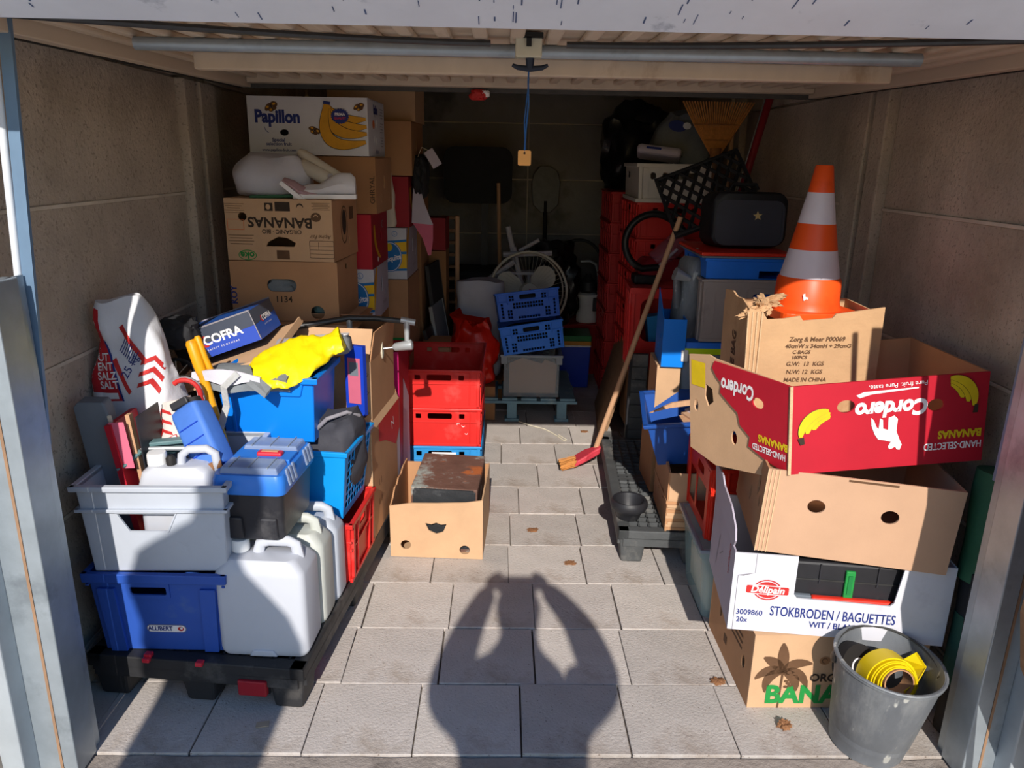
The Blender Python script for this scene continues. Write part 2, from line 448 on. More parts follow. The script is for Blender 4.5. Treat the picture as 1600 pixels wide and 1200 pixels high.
def sack(name, label, w, d, h, loc, rot, mat, seed=0, cat='bag', group=None, pinch=.15, amp=.02, fr=7, top_w=.7, rings=22, seg=40, belly=.1, root=None, wob=None):
    b = B(); rs = []
    for i in range(rings+1):
        s_ = i/rings; e = min(1, (s_/.08))**.5
        ww = w/2*(1+(top_w-1)*s_**2)*(.82+.18*e)*(1+belly*math.sin(PI*s_)); dd = d/2*(1-(1-pinch)*s_**2.2)*(.75+.25*e)*(1+belly*math.sin(PI*s_))
        ring = []
        for k in range(seg):
            a = k/seg*2*PI; c, sn = math.cos(a), math.sin(a)
            x = ww*math.copysign(abs(c)**.55, c); y = dd*math.copysign(abs(sn)**.55, sn); z = h*s_
            nv = noise.noise_vector(Vector((x*fr+seed*3.1, y*fr, z*fr*.7+seed)))
            n2 = noise.noise_vector(Vector((x*fr*2.7+seed, y*fr*2.7, z*fr*1.6)))
            p = Vector((x, y, z))+nv*amp*(.3+s_)+n2*amp*.5
            p.z = max(0, p.z)
            if wob: p += Vector(wob(s_))
            ring.append(p)
        rs.append(ring)
    b.loft(rs)
    o = b.build(name if root is None else 'sack_body', mat, root, smooth=True)
    if root is None:
        o.location = loc; o.rotation_euler = rot if not isinstance(rot, (int, float)) else (0, 0, rot); tag(o, label, cat, group)
    return o
def blob(name, label, rx, ry, rz, loc, mat, seed=0, amp=.2, fr=2., cat='bag', group=None, rot=(0, 0, 0), ex=.8, flat=True, parent=None):
    bm = bmesh.new(); bmesh.ops.create_icosphere(bm, subdivisions=4, radius=1)
    for v in bm.verts:
        p = v.co.copy(); q = Vector([math.copysign(abs(c)**ex, c) for c in p])
        n1 = noise.noise(p*fr+Vector((seed*5.3, seed, 0))); n2 = noise.noise(p*fr*2.6+Vector((seed, 0, seed*2))); n3 = abs(noise.noise(p*fr*1.7+Vector((0, seed*3, 1))))
        k = 1+amp*(n1+.5*n2-.8*n3)
        v.co = Vector((q.x*rx*k, q.y*ry*k, q.z*rz*k))
        if flat: v.co.z = max(v.co.z, -rz*.8)
    zmin = min(v.co.z for v in bm.verts)
    for v in bm.verts: v.co.z -= zmin
    o = put(bm, name, mat, parent, smooth=True, loc=loc, rot=rot)
    if parent is None: tag(o, label, cat, group)
    return o
def strip(name, pts, wid, th, mat, parent, side=None):
    """flat band through pts; side = direction of its width"""
    P = [Vector(p) for p in pts]; rings = []
    for i, p in enumerate(P):
        t = (P[min(i+1, len(P)-1)]-P[max(i-1, 0)]).normalized()
        sd = Vector(side[i] if side and isinstance(side[0], (tuple, list)) else (side or (1, 0, 0))); sd = (sd-t*sd.dot(t)).normalized(); nn = t.cross(sd)
        rings.append([p+sd*wid/2+nn*th/2, p-sd*wid/2+nn*th/2, p-sd*wid/2-nn*th/2, p+sd*wid/2-nn*th/2])
    return B().loft(rings).build(name, mat, parent)
def arcpts(c, r, a0, a1, n, plane='xz'):
    out = []
    for i in range(n+1):
        a = a0+(a1-a0)*i/n; p, q = r*math.cos(a), r*math.sin(a)
        out.append({'xz': (c[0]+p, c[1], c[2]+q), 'xy': (c[0]+p, c[1]+q, c[2]), 'yz': (c[0], c[1]+p, c[2]+q)}[plane])
    return out
# ------------------------------------------------------------------ setting
XL, XR, YB = -1.25, 1.40, 6.35
fl = struct(B().box(((XL+XR)/2, 4.05, -.04), (XR-XL+.3, 4.75, .05)).build('floor', 'joint_sand'), 'light grey concrete paver floor of the garage')
def paver_mesh(m):
    b = B(); w_, d_ = .146, .1425
    def ring(a, z): return [(-a*w_, -a*d_, z), (a*w_, -a*d_, z), (a*w_, a*d_, z), (-a*w_, a*d_, z)]
    b.loft([ring(1, -.03), ring(1, -.0015), ring(.988, 0)])
    bmesh.ops.recalc_face_normals(b.bm, faces=b.bm.faces[:])
    me = bpy.data.meshes.new('paver'); b.bm.to_mesh(me); b.bm.free(); me.materials.append(MATS[m]); return me
PM = [paver_mesh(m) for m in ('paver', 'paver_b', 'paver_c')]
ys = [1.693, 1.985, 2.275, 2.57, 2.87]
while ys[-1] < YB-.05: ys.append(ys[-1]+.299)
offs = [.079, .128, .14, .05, .06, .105, .21, .02, .13, .18, .07, .11, .16, .03, .09, .2, .1]
for r_ in range(len(ys)-1):
    x = offs[r_] - .302*6
    while x < XR:
        a, b_ = max(x, XL), min(x+.302, XR)
        if b_-a > .03:
            o = bpy.data.objects.new('paver', random.choice(PM)); COL.objects.link(o); o.parent = fl
            o.location = ((a+b_)/2+random.uniform(-.0015, .0015), (ys[r_]+ys[r_+1])/2, random.uniform(-.003, .002))
            o.scale = ((b_-a-random.uniform(.003, .006))/.292, (ys[r_+1]-ys[r_]-random.uniform(.003, .006))/.285, 1)
            o.rotation_euler = (random.uniform(-.003, .003), random.uniform(-.003, .003), random.uniform(-.006, .006))
        x += .302
# sill strip with a broken edge, and the yard in front
b = B(); pts = []
n = 60
for i in range(n+1):
    x = -1.6+3.3*i/n; pts.append((x, 1.688+.006*noise.noise(Vector((x*9, 0, 0)))+.004*noise.noise(Vector((x*31, 3, 0)))))
b.prism([(-1.6, 1.30)]+[(1.7, 1.30)]+pts[::-1], (), -.006, -.06)
struct(b.build('trim_1', 'sill_concrete'), 'rough concrete sill strip across the garage opening')
struct(B().box((0, -8, -.05), (60, 19, .06)).build('ground', 'yard'), 'light concrete yard in front of the garage')

def panel_wall(name, label, x, sgn, posts):
    """precast wall: stacked panels between projecting posts; sgn=+1 faces +X"""
    w_ = struct(B().box((x-sgn*.065, (1.5+YB)/2, 1.05), (.09, YB-1.4, 2.1)).build(name, 'joint_mortar'), label)
    zs = [-.02, .112, .545, .978, 1.412, 1.843, 2.1]
    spans = []; y = 1.52
    for a, c in posts: spans.append((y, a)); y = c
    spans.append((y, YB))
    for a, c in spans:
        for i in range(len(zs)-1):
            proud = .012 if i in (0, 5) else random.uniform(-.002, .003)
            B().box((x-sgn*.012+sgn*proud, (a+c)/2, (zs[i]+zs[i+1])/2), (.024, c-a-.008, zs[i+1]-zs[i]-.009)).build('panel', 'wall_concrete', w_, bevel=.003)
    for a, c in spans:
        for z in zs[1:5]:
            B().box((x+sgn*.0035, (a+c)/2, z), (.006, c-a-.01, .011)).build('mortar_joint', 'joint_mortar', w_, bevel=.002)
    for a, c in posts:
        k = (c-a)
        for lo, hi in ((a, a+k*.36), (a+k*.48, c)):
            B().box((x+sgn*.006, (lo+hi)/2, .92), (.06, hi-lo-.004, 1.84)).build('post', 'wall_concrete', w_, bevel=.006)
    return w_
panel_wall('wall_left', 'brown grey concrete panel wall on the left', XL, 1, [(3.1, 3.43), (4.85, 5.15)])
panel_wall('wall_right', 'brown grey concrete panel wall on the right', XR, -1, [(2.82, 3.12), (4.55, 4.85)])
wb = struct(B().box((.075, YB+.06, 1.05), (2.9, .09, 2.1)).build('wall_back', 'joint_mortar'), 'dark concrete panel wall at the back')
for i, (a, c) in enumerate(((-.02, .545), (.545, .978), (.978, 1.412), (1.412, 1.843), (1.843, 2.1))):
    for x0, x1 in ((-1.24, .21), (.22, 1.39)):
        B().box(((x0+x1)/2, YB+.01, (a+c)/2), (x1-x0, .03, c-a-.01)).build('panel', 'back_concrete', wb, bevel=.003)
struct(B().box((.075, 4.0, 2.16), (3.1, 5.2, .12)).build('ceiling', 'back_concrete'), 'concrete roof slab above the open door')
wf = struct(B().box((-2.3, 1.62, 1.2), (2.1, .2, 2.6)).build('wall_front', 'wall_concrete'), 'concrete pier and facade beside the opening')
B().box((2.47, 1.62, 1.2), (2.1, .2, 2.6)).build('pier', 'wall_concrete', wf)
B().box((.08, 1.66, 2.25), (2.7, .12, .5)).build('lintel', 'wall_concrete', wf)

# steel jambs
def jamb(name, label, pts, sgn):
    """pts: X of pier edge, outer frame, seal, inner edge"""
    x0, x1, x2, x3 = pts
    j = struct(B().box(((x0+x1)/2, 1.62, 1.0), (abs(x1-x0), .10, 2.0)).build(name, 'steel_frame', bevel=.004), label)
    B().box(((x1+x2)/2, 1.66, 1.0), (abs(x2-x1), .07, 2.0)).build('frame_channel', 'galv', j, bevel=.003)
    B().box((x2, 1.622, .98), (.007, .02, 1.95)).build('seal_strip', 'seal_orange', j)
    B().box(((x2+x3)/2, 1.655, .645), (abs(x3-x2)-.01, .09, 1.29)).build('guide_angle', 'galv', j, bevel=.003)
    B().box((x3-sgn*.018, 1.705, .645), (.006, .06, 1.29)).build('guide_lip', 'galv', j)
    return j
jamb('trim_2', 'galvanised steel jamb on the left', (-1.27, -1.185, -1.118, -1.072), 1)
jamb('trim_3', 'galvanised steel jamb on the right', (1.43, 1.335, 1.288, 1.236), -1)

# ------------------------------------------------------------------ up-and-over door, open
DL, DR = -1.075, 1.315
def zu(y): return 1.797+.02*(y-1.5)
sl = math.atan(.02)
door = bpy.data.objects.new('door_1', None); COL.objects.link(door); door.location = (.12, 1.5, 1.8); struct(door, 'open overhead garage door, beige ribbed underside'); door['category'] = 'door'
del door['category']
door.rotation_euler = (0, 0, 0)
def dput(bb, name, mat, **k):
    o = bb.build(name, mat, door, **k); o.location = (-.12, -1.5, -1.8); return o
cx, W2 = (DL+DR)/2, (DR-DL)
b = B(); b.box((cx, 2.44, zu(2.44)+.048), (W2, 1.93, .008), rot=(sl, 0, 0)); dput(b, 'skin', 'door_beige')
x = DL+.07
while x < DR-.05:
    b = B(); b.box((x, 2.42, zu(2.42)+.036), (.034, 1.84, .018), rot=(sl, 0, 0), top=(1, 1)); dput(b, 'rib', 'door_beige', bevel=.006)
    x += .0865
b = B(); b.loft([[(xx, 1.502, 1.789), (xx, 1.35, 1.838), (xx, 1.34, 1.85), (xx, 1.36, 1.86), (xx, 1.60, 1.85), (xx, 1.60, 1.835), (xx, 1.512, 1.80)] for xx in (DL-.1, DR+.1)])
dput(b, 'lip', 'door_lip', bevel=.002)
for i in range(46):
    xx = random.gauss(.06, .28) if i < 30 else random.uniform(DL, DR); hh = random.uniform(.006, .035); tt = random.uniform(.15, .85)
    yy = 1.502-.152*tt; zz = 1.789+.049*tt-.0006
    b = B(); b.box((xx, yy, zz), (random.uniform(.001, .003), hh, .0008), rot=(math.atan2(-.049, .152), 0, 0)); dput(b, 'paint_chip', 'paint_chip')
for xx in (DL+.018, DR-.018):
    b = B(); b.box((xx, 2.44, zu(2.44)+.02), (.04, 1.92, .05), rot=(sl, 0, 0)); dput(b, 'side_frame', 'door_beige', bevel=.003)
    b = B(); b.box((xx+math.copysign(.035, xx), 2.6, zu(2.6)+.02), (.02, 1.6, .05), rot=(sl, 0, 0)); dput(b, 'track', 'rubber')
b = B(); b.box((cx, 2.31, 1.812), (W2-.42, .04, .046)); dput(b, 'cross_beam', 'door_beige', bevel=.004)
b = B(); b.box((cx, 2.24, 1.842), (W2-.30, .05, .01)); dput(b, 'cross_beam_flange', 'door_beige')
b = B(); b.box((cx, 3.31, 1.863), (W2-.08, .06, .040)); dput(b, 'cross_beam', 'door_beige', bevel=.004)
b = B(); b.box((cx, 3.36, 1.845), (W2-.02, .03, .036)); dput(b, 'rear_seal', 'seal_grey')
b = B(); b.tube([(DL+.17, 2.03, zu(2)+.012), (DR-.27, 2.03, zu(2)+.012)], .016, 12); dput(b, 'stiffening_tube', 'galv', smooth=True)
for sg, xe, xm in ((-1, DL-.02, -.03), (1, DR+.02, .15)):
    b = B(); pp = []
    for i in range(13):
        t = i/12; pp.append((xm+(xe-xm)*t, 1.94-.33*t**1.6, zu(1.95)+.018-.004*t))
    b.tube(pp, .0075, 8); dput(b, 'locking_rod', 'dark_metal', smooth=True)
b = B(); b.box((.06, 1.935, zu(1.9)+.012), (.062, .05, .05)); dput(b, 'lock_case', 'lock_cream', bevel=.004)
b = B(); b.box((.06, 1.908, zu(1.9)+.034), (.066, .012, .012)); b.box((.06, 1.908, zu(1.9)+.02), (.012, .012, .02)); dput(b, 'lock_bracket', 'rubber')
b = B(); b.tube([(.064, 1.93, 1.795), (.064, 1.935, 1.77)], [.011, .009], 10); dput(b, 'handle_stem', 'handle_navy', smooth=True)
b = B(); b.tube([(.022, 1.935, 1.777), (.035, 1.935, 1.772), (.064, 1.935, 1.769), (.093, 1.935, 1.772), (.107, 1.935, 1.778)], [.004, .006, .007, .006, .004], 10); dput(b, 'handle_grip', 'handle_navy', smooth=True)
# lever arms hanging beside the opening
for sg, xs, zb in ((1, (-1.057, -1.118), .84), (-1, (1.287, 1.278), .775)):
    (xt, xb_) = xs
    b = B(); b.loft([[(xb_-sg*.004+dx, yy, zb+.03) for dx, yy in ((0, 1.742), (sg*.026, 1.742), (sg*.026, 1.752), (0, 1.752))], [(xt-sg*.0+dx, yy, 1.83) for dx, yy in ((0, 1.742), (sg*.026, 1.742), (sg*.026, 1.752), (0, 1.752))]])
    dput(b, 'lever_arm', 'rail_blue')
    b = B(); b.tube([(xb_-sg*.016, 1.73, zb), (xb_-sg*.008, 1.735, zb+.02), (xb_-sg*.006, 1.74, zb+.06), (xt-sg*.012, 1.74, 1.83)], .0085, 10); dput(b, 'lever_rod', 'rail_white', smooth=True)
# cord and tag
t = thing('pull_cord', 'blue cord hanging from the door handle with an orange tag', 'cord', (.062, 1.945, 1.77))
B().tube([(0, -.012, .006), (-.001, -.01, -.03), (.001, -.009, -.08), (-.004, -.008, -.14), (-.006, -.008, -.19)], .0022, 6).build('cord', 'cord_blue', t, smooth=True)
B().tube([(-.004, -.008, -.185), (-.008, -.008, -.12), (.0, -.012, -.03)], .0014, 6).build('cord', 'cord_blue', t, smooth=True)
b = B(); b.prism(rrect(-.006, -.204, .032, .036, .004), [oval(-.006, -.193, .003, .003, 8)], -.002, .002, Matrix(((1, 0, 0, 0), (0, 0, -1, -.008), (0, 1, 0, 0), (0, 0, 0, 1))))
b.build('orange_tag', 'tag_orange', t)
o = blob('red_scrap', 'red and white scrap hanging from the rear edge of the door', .035, .02, .024, (-.10, 3.33, 1.795), 'ink_red', 3, .3, 2, cat='scrap')
blob('white_edge', '', .018, .014, .015, (.03, -.004, .012), 'ink_white', 4, .3, 2, parent=o)

# ------------------------------------------------------------------ behind the camera: photographer, and an added shadow caster, whose shadows fall into view
def skinned(name, label, V, E_, rad, mat, root_i, parent=None):
    me = bpy.data.meshes.new(name); me.from_pydata(V, E_, []); me.materials.append(mt(mat))
    o = bpy.data.objects.new(name, me); COL.objects.link(o)
    m = o.modifiers.new('skin', 'SKIN'); m.use_smooth_shade = True
    for i, sv in enumerate(me.skin_vertices[0].data):
        r_ = rad[i]; sv.radius = r_ if isinstance(r_, tuple) else (r_, r_); sv.use_root = (i == root_i)
    s_ = o.modifiers.new('sub', 'SUBSURF'); s_.levels = 1; s_.render_levels = 2
    if parent: o.parent = parent
    if label: tag(o, label, 'person')
    return o
px, py, ZS = .045, -.37, 1.04
V = [(px, py, .92), (px, py, 1.12), (px, py+.01, 1.32), (px, py+.01, 1.42), (px, py+.03, 1.50), (px, py+.04, 1.58), (px, py+.03, 1.66),
     (px-.16, py, 1.34), (px-.235, py+.05, 1.30), (px-.17, py+.18, 1.44), (px-.10, py+.28, 1.53),
     (px+.17, py, 1.34), (px+.27, py+.05, 1.345), (px+.21, py+.18, 1.46), (px+.10, py+.28, 1.54),
     (px-.1, py, .86), (px-.12, py+.02, .48), (px-.13, py-.02, .08), (px-.14, py+.12, .03),
     (px+.1, py, .86), (px+.12, py+.02, .48), (px+.13, py-.02, .08), (px+.14, py+.12, .03)]
V = [(a, b_, c_*ZS) for a, b_, c_ in V]
E_ = [(0, 1), (1, 2), (2, 3), (3, 4), (4, 5), (5, 6), (2, 7), (7, 8), (8, 9), (9, 10), (2, 11), (11, 12), (12, 13), (13, 14), (0, 15), (15, 16), (16, 17), (17, 18), (0, 19), (19, 20), (20, 21), (21, 22)]
rad = [(.16, .11), (.17, .12), (.2, .12), (.075, .075), (.06, .06), (.095, .1), (.085, .085), .1, .085, .055, .036, .1, .085, .055, .036, .1, .075, .05, .04, .1, .075, .05, .04]
ph = skinned('person', 'person in dark clothing raising a phone with both hands, behind the camera', V, E_, rad, 'shirt', 0)
for sg in (-1, 1):
    hx = px+sg*.105
    skinned('hand', None, [(hx, py+.28, 1.515*ZS), (hx-sg*.01, py+.29, 1.55*ZS), (hx-sg*.02, py+.272, 1.585*ZS), (hx-sg*.045, py+.262, 1.60*ZS)], [(0, 1), (1, 2), (2, 3)], [.028, .026, .012, .009], 'skin', 0, ph)
    for k in range(3):
        skinned('finger', None, [(hx, py+.28, (1.54-.012*k)*ZS), (hx-sg*.015, py+.262, (1.575-.018*k)*ZS), (hx-sg*.04, py+.25, (1.58-.018*k)*ZS)], [(0, 1), (1, 2)], [.012, .009, .008], 'skin', 0, ph)
t = thing('phone', 'dark phone held up by the photographer', 'phone', (.015, -.115, 1.62))
B().box((.03, 0, 0), (.15, .008, .072)).build('phone_body', 'black_plastic', t, bevel=.003)
B().box((.03, -.0045, 0), (.14, .001, .065)).build('screen', 'ink_black', t)
# added form standing in for a bystander, shaped only to cast the left shadow
sh = thing('left_shadow_form', 'added form in the yard, out of view, shaped to cast the bystander shadow on the left', 'shadow caster', (-.81, -.62, 0))
prof = [(.5, -.02, .05), (.6, -.02, .14), (1.0, -.04, .18), (1.3, -.04, .185), (1.5, -.04, .185), (1.56, -.03, .205), (1.64, -.02, .232), (1.72, -.02, .235), (1.8, -.045, .22), (1.88, -.08, .195), (1.94, -.1, .168), (2.0, -.105, .142), (2.05, -.06, .112), (2.1, 0, .09), (2.16, .03, .082), (2.22, .035, .085), (2.28, .035, .07), (2.32, .035, .03)]
rs = []
for z, dx, r_ in prof:
    ring = []
    for k in range(40):
        a = k/40*2*PI; q = r_*(1+.12*noise.noise(Vector((math.cos(a)*3, math.sin(a)*3, z*9)))+.07*noise.noise(Vector((math.cos(a)*9, math.sin(a)*9, z*21))))
        ring.append((dx+q*math.cos(a), q*math.sin(a)*.8, z))
    rs.append(ring)
B().loft(rs).build('caster_body', 'caster_green', sh, smooth=True)
B().tube([(0, 0, 0), (.01, 0, .3), (0, 0, .7)], [.06, .05, .04], 10).build('caster_stem', 'caster_brown', sh, smooth=True)

# unseen sheet and pole added right of the opening to shade the right-hand boxes
t = thing('shade_sheet', 'added sheet right of the opening, out of view, shaped to shade the right-hand boxes', 'board', (1.14, 1.40, 0))
B().prism([(.3, 0), (.5, 0), (.5, 1.6), (-.003, 1.6), (0, 1.52), (.016, 1.2), (.012, .9), (0, .64), (.03, .5)], (), 0, .018, Matrix(((1, 0, 0, 0), (0, 0, 1, 0), (0, 1, 0, 0), (0, 0, 0, 1)))).build('sheet', 'board_brown', t)
t = thing('shade_pole', 'added thin pole, out of view, placed to cast a dark stripe on the right-hand boxes', 'pole', (1.275, 1.385, 0))
B().tube([(0, 0, 0), (-.187, 0, 1.6)], .0095, 8).build('pole', 'wood', t, smooth=True)
# ------------------------------------------------------------------ pallets
def pallet(name, label, W, D, loc, rz, mat, H=.15, pockets=False, clips=None, cell=.05):
    t = thing(name, label, 'pallet', loc, rz)
    b = B(); e = .045
    for sx in (-1, 1): b.box((sx*(W/2-e/2), 0, H-.02), (e, D, .04))
    for sy in (-1, 1): b.box((0, sy*(D/2-e/2), H-.02), (W, e, .04))
    b.box((0, 0, H-.02), (.09, D-.02, .034)); b.box((0, 0, H-.02), (W-.02, .09, .034))
    b.build('deck_frame', mat, t, bevel=.004)
    b = B(); x = -W/2+e
    while x < W/2-e: b.box((x, 0, H-.014), (.008, D-.03, .024)); x += cell
    y = -D/2+e
    while y < D/2-e: b.box((0, y, H-.014), (W-.03, .008, .024)); y += cell
    b.build('deck_grid', mat, t)
    b = B()
    for sx in (-1, 1):
        b.box((sx*(W/2-.006), 0, H-.05), (.012, D-.04, .035))
    for sy in (-1, 1):
        b.box((0, sy*(D/2-.006), H-.05), (W-.04, .012, .035))
    b.build('skirt', mat, t)
    for i in (-1, 0, 1):
        for j in (-1, 0, 1):
            cxx, cyy = i*(W/2-.06), j*(D/2-.07)
            b = B(); b.box((cxx, cyy, (H-.03)/2), (.085, .10, H-.03), top=(1.28, 1.25)); b.build('foot', mat, t, bevel=.01)
            if pockets and i == -1:
                b = B(); b.box((cxx+.0, cyy+.14, H-.045), (.07, .075, .07), top=(1.3, 1.3)); b.build('pocket', mat, t, bevel=.006)
    for cxy in clips or ():
        B().box(cxy, (.022, .02, .014)).build('red_clip', 'tool_red', t, bevel=.003)
    return t
pallet('plastic_pallet', 'black plastic pallet under the blue crate and white jerrycans', .655, 1.2, (-.81, 2.477, 0), R(-6), 'pallet_black', clips=((-.14, -.601, .148), (.02, -.601, .148), (.29, -.35, .15), (-.14, -.59, .155)))
pallet('plastic_pallet', 'dark grey plastic grid pallet on the right, black funnel on its corner', .62, 1.08, (.83, 3.24, 0), R(-3.4), 'pallet_grey', pockets=True, cell=.042)
# odd bits under the left pallet
t = thing('pink_board', 'magenta plastic sheet showing under the black pallet corner', 'sheet', (-.585, 2.03, 0), (0, 0, R(-8)))
B().box((0, 0, .055), (.006, .16, .11)).build('sheet', 'magenta', t)
t = thing('red_reflector', 'dark red plastic reflector under the front of the black pallet', 'reflector', (-.70, 1.862, .05), R(-6))
B().box((0, 0, .03), (.085, .02, .05)).build('lens', 'red_card_dark', t, bevel=.004)
B().box((0, .014, .03), (.09, .01, .056)).build('backing', 'black_plastic', t)
tag(B().box((0, 0, .004), (.075, .03, .008)).build('paper_scrap', 'ink_white', loc=(-.935, 1.955, .05), rot=(.5, 0, .1)), 'folded white paper scrap under the black pallet', 'paper')
B()
# ------------------------------------------------------------------ left front stack
# blue crate with sticker
W_, D_, H_ = .385, .42, .265
c = Crate('storage_crate', 'dark blue crate with oval white sticker, on the black pallet', W_, D_, H_, (-.968, 2.13, .151), R(-1), 'allibert_blue', taper=.016, rim=.014, rimh=.03,
          holes={'front': [rrect(-.025, .205, .105, .026, .006)]}, bands={k: [(.222, .230, .009)] for k in ('left', 'right', 'back')},
          ribs={'front': [(-.145, .05, .012, 0, .215), (.15, .045, .010, 0, .215)], 'right': [(-.1, .04, .008, 0, .21), (.1, .04, .008, 0, .21)]})
f = c.face('front')
b = B(); fr = c.f('front'); b.prism(rrect(-.025, .205, .125, .056, .008), [rrect(-.025, .205, .105, .026, .006)], -.004, .0005, fr); b.build('handle_frame', 'allibert_blue', c.body, bevel=.001)
f.poly(rrect(.01, .076, .115, .026, .0125, 6), 'ink_grey', layer=1, name='sticker'); f.poly(rrect(.01, .076, .111, .022, .0108, 6), 'ink_white', layer=2, name='sticker')
f.text('ALLIBERT', -.008, .076, .021, 'ink_navy', layer=3, off=.0007, xs=.82); f.poly(oval(.052, .076, .009, .0075), 'ink_red', layer=3); f.poly(oval(.054, .078, .004, .004, 10), 'ink_white', layer=4)
# grey crate with trapezoid window
trap = [(-.1, .184), (.062, .184), (.035, .13), (-.072, .13)]
c = Crate('storage_crate', 'light grey crate with a trapezoid window, filled with odds and ends', .40, .43, .27, (-.957, 2.13, .418), R(1), 'grey_plastic', taper=.014, rim=.014, rimh=.016,
          holes={'front': [trap]}, bands={'front': [(.19, .2, .012)], 'left': [(.19, .2, .012)], 'right': [(.19, .2, .012)], 'back': [(.19, .2, .012)]},
          ribs={'right': [(-.12, .05, .006, 0, .19), (.1, .05, .006, 0, .19)]})
b = B(); b.prism([(-.106, .188), (.068, .188), (.038, .126), (-.075, .126)], [trap], -.003, .0005, c.f('front')); b.build('window_frame', 'grey_plastic', c.body)
gx, gy, gz = -.957, 2.13, .422
# contents of the grey crate
t = thing('plastic_slab', 'upright grey plastic slab with a pale worn edge in the grey crate', 'slab', (-1.125, 2.075, gz+.02), (R(4), R(-3), R(4)))
b = B(); b.prism([(-.045, 0), (.045, 0), (.036, .41), (.03, .44), (-.04, .445), (-.055, .43)], (), 0, .05, Matrix(((1, 0, 0, 0), (0, 0, 1, 0), (0, 1, 0, 0), (0, 0, 0, 1)))); b.build('slab', 'grey_slab', t, bevel=.006)
B().box((.042, .002, .3), (.012, .008, .2), rot=(0, R(-3), 0)).build('edge_trim', 'rope', t, bevel=.003)
tag(B().box((0, 0, .2), (.018, .16, .4)).build('red_binder', 'red_card', loc=(-1.045, 2.10, gz+.004), rot=(0, R(-8), 0)), 'thin red binder standing in the grey crate', 'binder')
tag(B().box((0, 0, .21), (.012, .02, .42)).build('wooden_lath', 'wood', loc=(-1.02, 2.06, gz+.004), rot=(0, R(-5), 0)), 'narrow wooden lath standing beside the red binder', 'lath')
tag(B().box((0, 0, .21), (.004, .14, .42)).build('black_board', 'black_plastic', loc=(-1.0, 2.1, gz+.004), rot=(0, R(-3), 0)), 'thin black board standing in the grey crate', 'board')
b = B(); b.loft([[(x, y, z) for x, y in ((-.022, 0), (.022, -.012), (.022, -.009), (-.022, .003))] for z in (0, .07, .14)]); b.bm.verts.ensure_lookup_table()
tag(b.build('pink_folder', 'pink', loc=(-1.065, 2.035, .69), rot=(0, R(-6), R(10))), 'pink plastic folder sticking out of the grey crate', 'folder')
t = thing('picture_card', 'blue card with a cartoon-free yellow spot, seen through the crate window', 'card', (-.935, 1.99, gz+.003), 0)
t['label'] = 'light blue printed card seen through the grey crate window'
B().box((0, 0, .11), (.14, .004, .2)).build('sheet', 'crate_sky', t); B().box((.02, -.003, .1), (.07, .002, .09)).build('print', 'ink_brown', t); B().lathe([(.02, 0), (.02, .002)], 16, Matrix.Translation((.04, -.004, .1)) @ Matrix.Rotation(PI/2, 4, 'X')).build('print', 'ink_mustard', t)
def jerry(name, label, W, D, H, loc, rz, mat, cap=True, neck_u=-.28, clip=True):
    t = thing(name, label, 'jerrycan', loc, rz)
    b = B(); rs = []
    for z, k, cor in ((0, .93, .02), (.01, .985, .022), (.02, 1, .022), (H*.81, 1, .022), (H*.85, .97, .024), (H*.93, .80, .024), (H*.95, .74, .022)):
        ring = rrect(0, 0, W*k, D*(k if k < 1 else 1), min(cor, D*.3), 4); rs.append([(x, y, z) for x, y in ring])
    b.loft(rs); b.build('body', mat, t, smooth=True)
    if clip:
        B().box((0, -D/2+.004, .012), (W*.32, .02, .02), top=(.7, 1)).build('foot_notch', mat, t, bevel=.004)
    nx = W*neck_u
    nk = B().lathe([(.021, H*.9), (.021, H*.985)], 18, Matrix.Translation((nx, 0, 0))).build('neck', mat, t, smooth=True)
    if cap:
        b = B(); prof = [(.026, H*.965), (.0265, H*1.06), (.024, H*1.075), (.001, H*1.078)]; b.lathe(prof, 24, Matrix.Translation((nx, 0, 0))); b.build('cap', 'cap_white', nk, smooth=True)
    b = B(); b.tube([(nx+.05, 0, H*.92), (nx+.06, 0, H*1.03), (nx+.085, 0, H*1.06), (W*.26, 0, H*1.06), (W*.34, 0, H*1.03), (W*.37, 0, H*.9)], .013, 10, flat=1.3); b.build('handle', mat, t, smooth=True)
    return t
jerry('jerrycan', 'front white jerrycan beside the dark blue crate, under the toolbox', .262, .155, .318, (-.672, 1.985, .151), R(-3), 'jerry_white')
jerry('jerrycan', 'second jerrycan, cream white, behind the front white one', .25, .12, .318, (-.65, 2.135, .151), R(-4), 'jerry_cream')
jerry('jerrycan', 'rearmost thin grey white jerrycan in front of the red crate', .25, .105, .30, (-.635, 2.255, .151), R(-4), 'grey_plastic', cap=False)
# small white canister inside the grey crate
t = thing('canister', 'small white canister with screw cap and big handle in the grey crate', 'canister', (-.91, 2.02, gz+.09), R(2))
b = B(); b.loft([[(x, y, z) for x, y in rrect(0, 0, .21*k, .1*k, .02, 3)] for z, k in ((0, .95), (.01, 1), (.15, 1), (.185, .9), (.2, .7))]); b.build('body', 'jerry_white', t, smooth=True)
b = B(); b.lathe([(.026, .19), (.026, .20), (.027, .201), (.027, .228), (.024, .234), (.001, .235)], 24, Matrix.Translation((-.06, 0, 0))); b.build('cap', 'cap_white', t, smooth=True)
b = B(); b.tube([(.005, 0, .19), (.01, 0, .225), (.03, 0, .242), (.08, 0, .244), (.103, 0, .23), (.108, 0, .18)], .012, 10); b.build('handle', 'jerry_white', t, smooth=True)
B().lathe([(.012, .18), (.014, .22), (.008, .228), (.001, .229)], 14, Matrix.Translation((-.018, -.01, 0))).build('stopper', 'ink_black', t, smooth=True)
t = thing('scissor_jack', 'folded grey green scissor jack lying across the grey crate', 'jack', (-.95, 2.1, .70), (0, 0, R(8)))
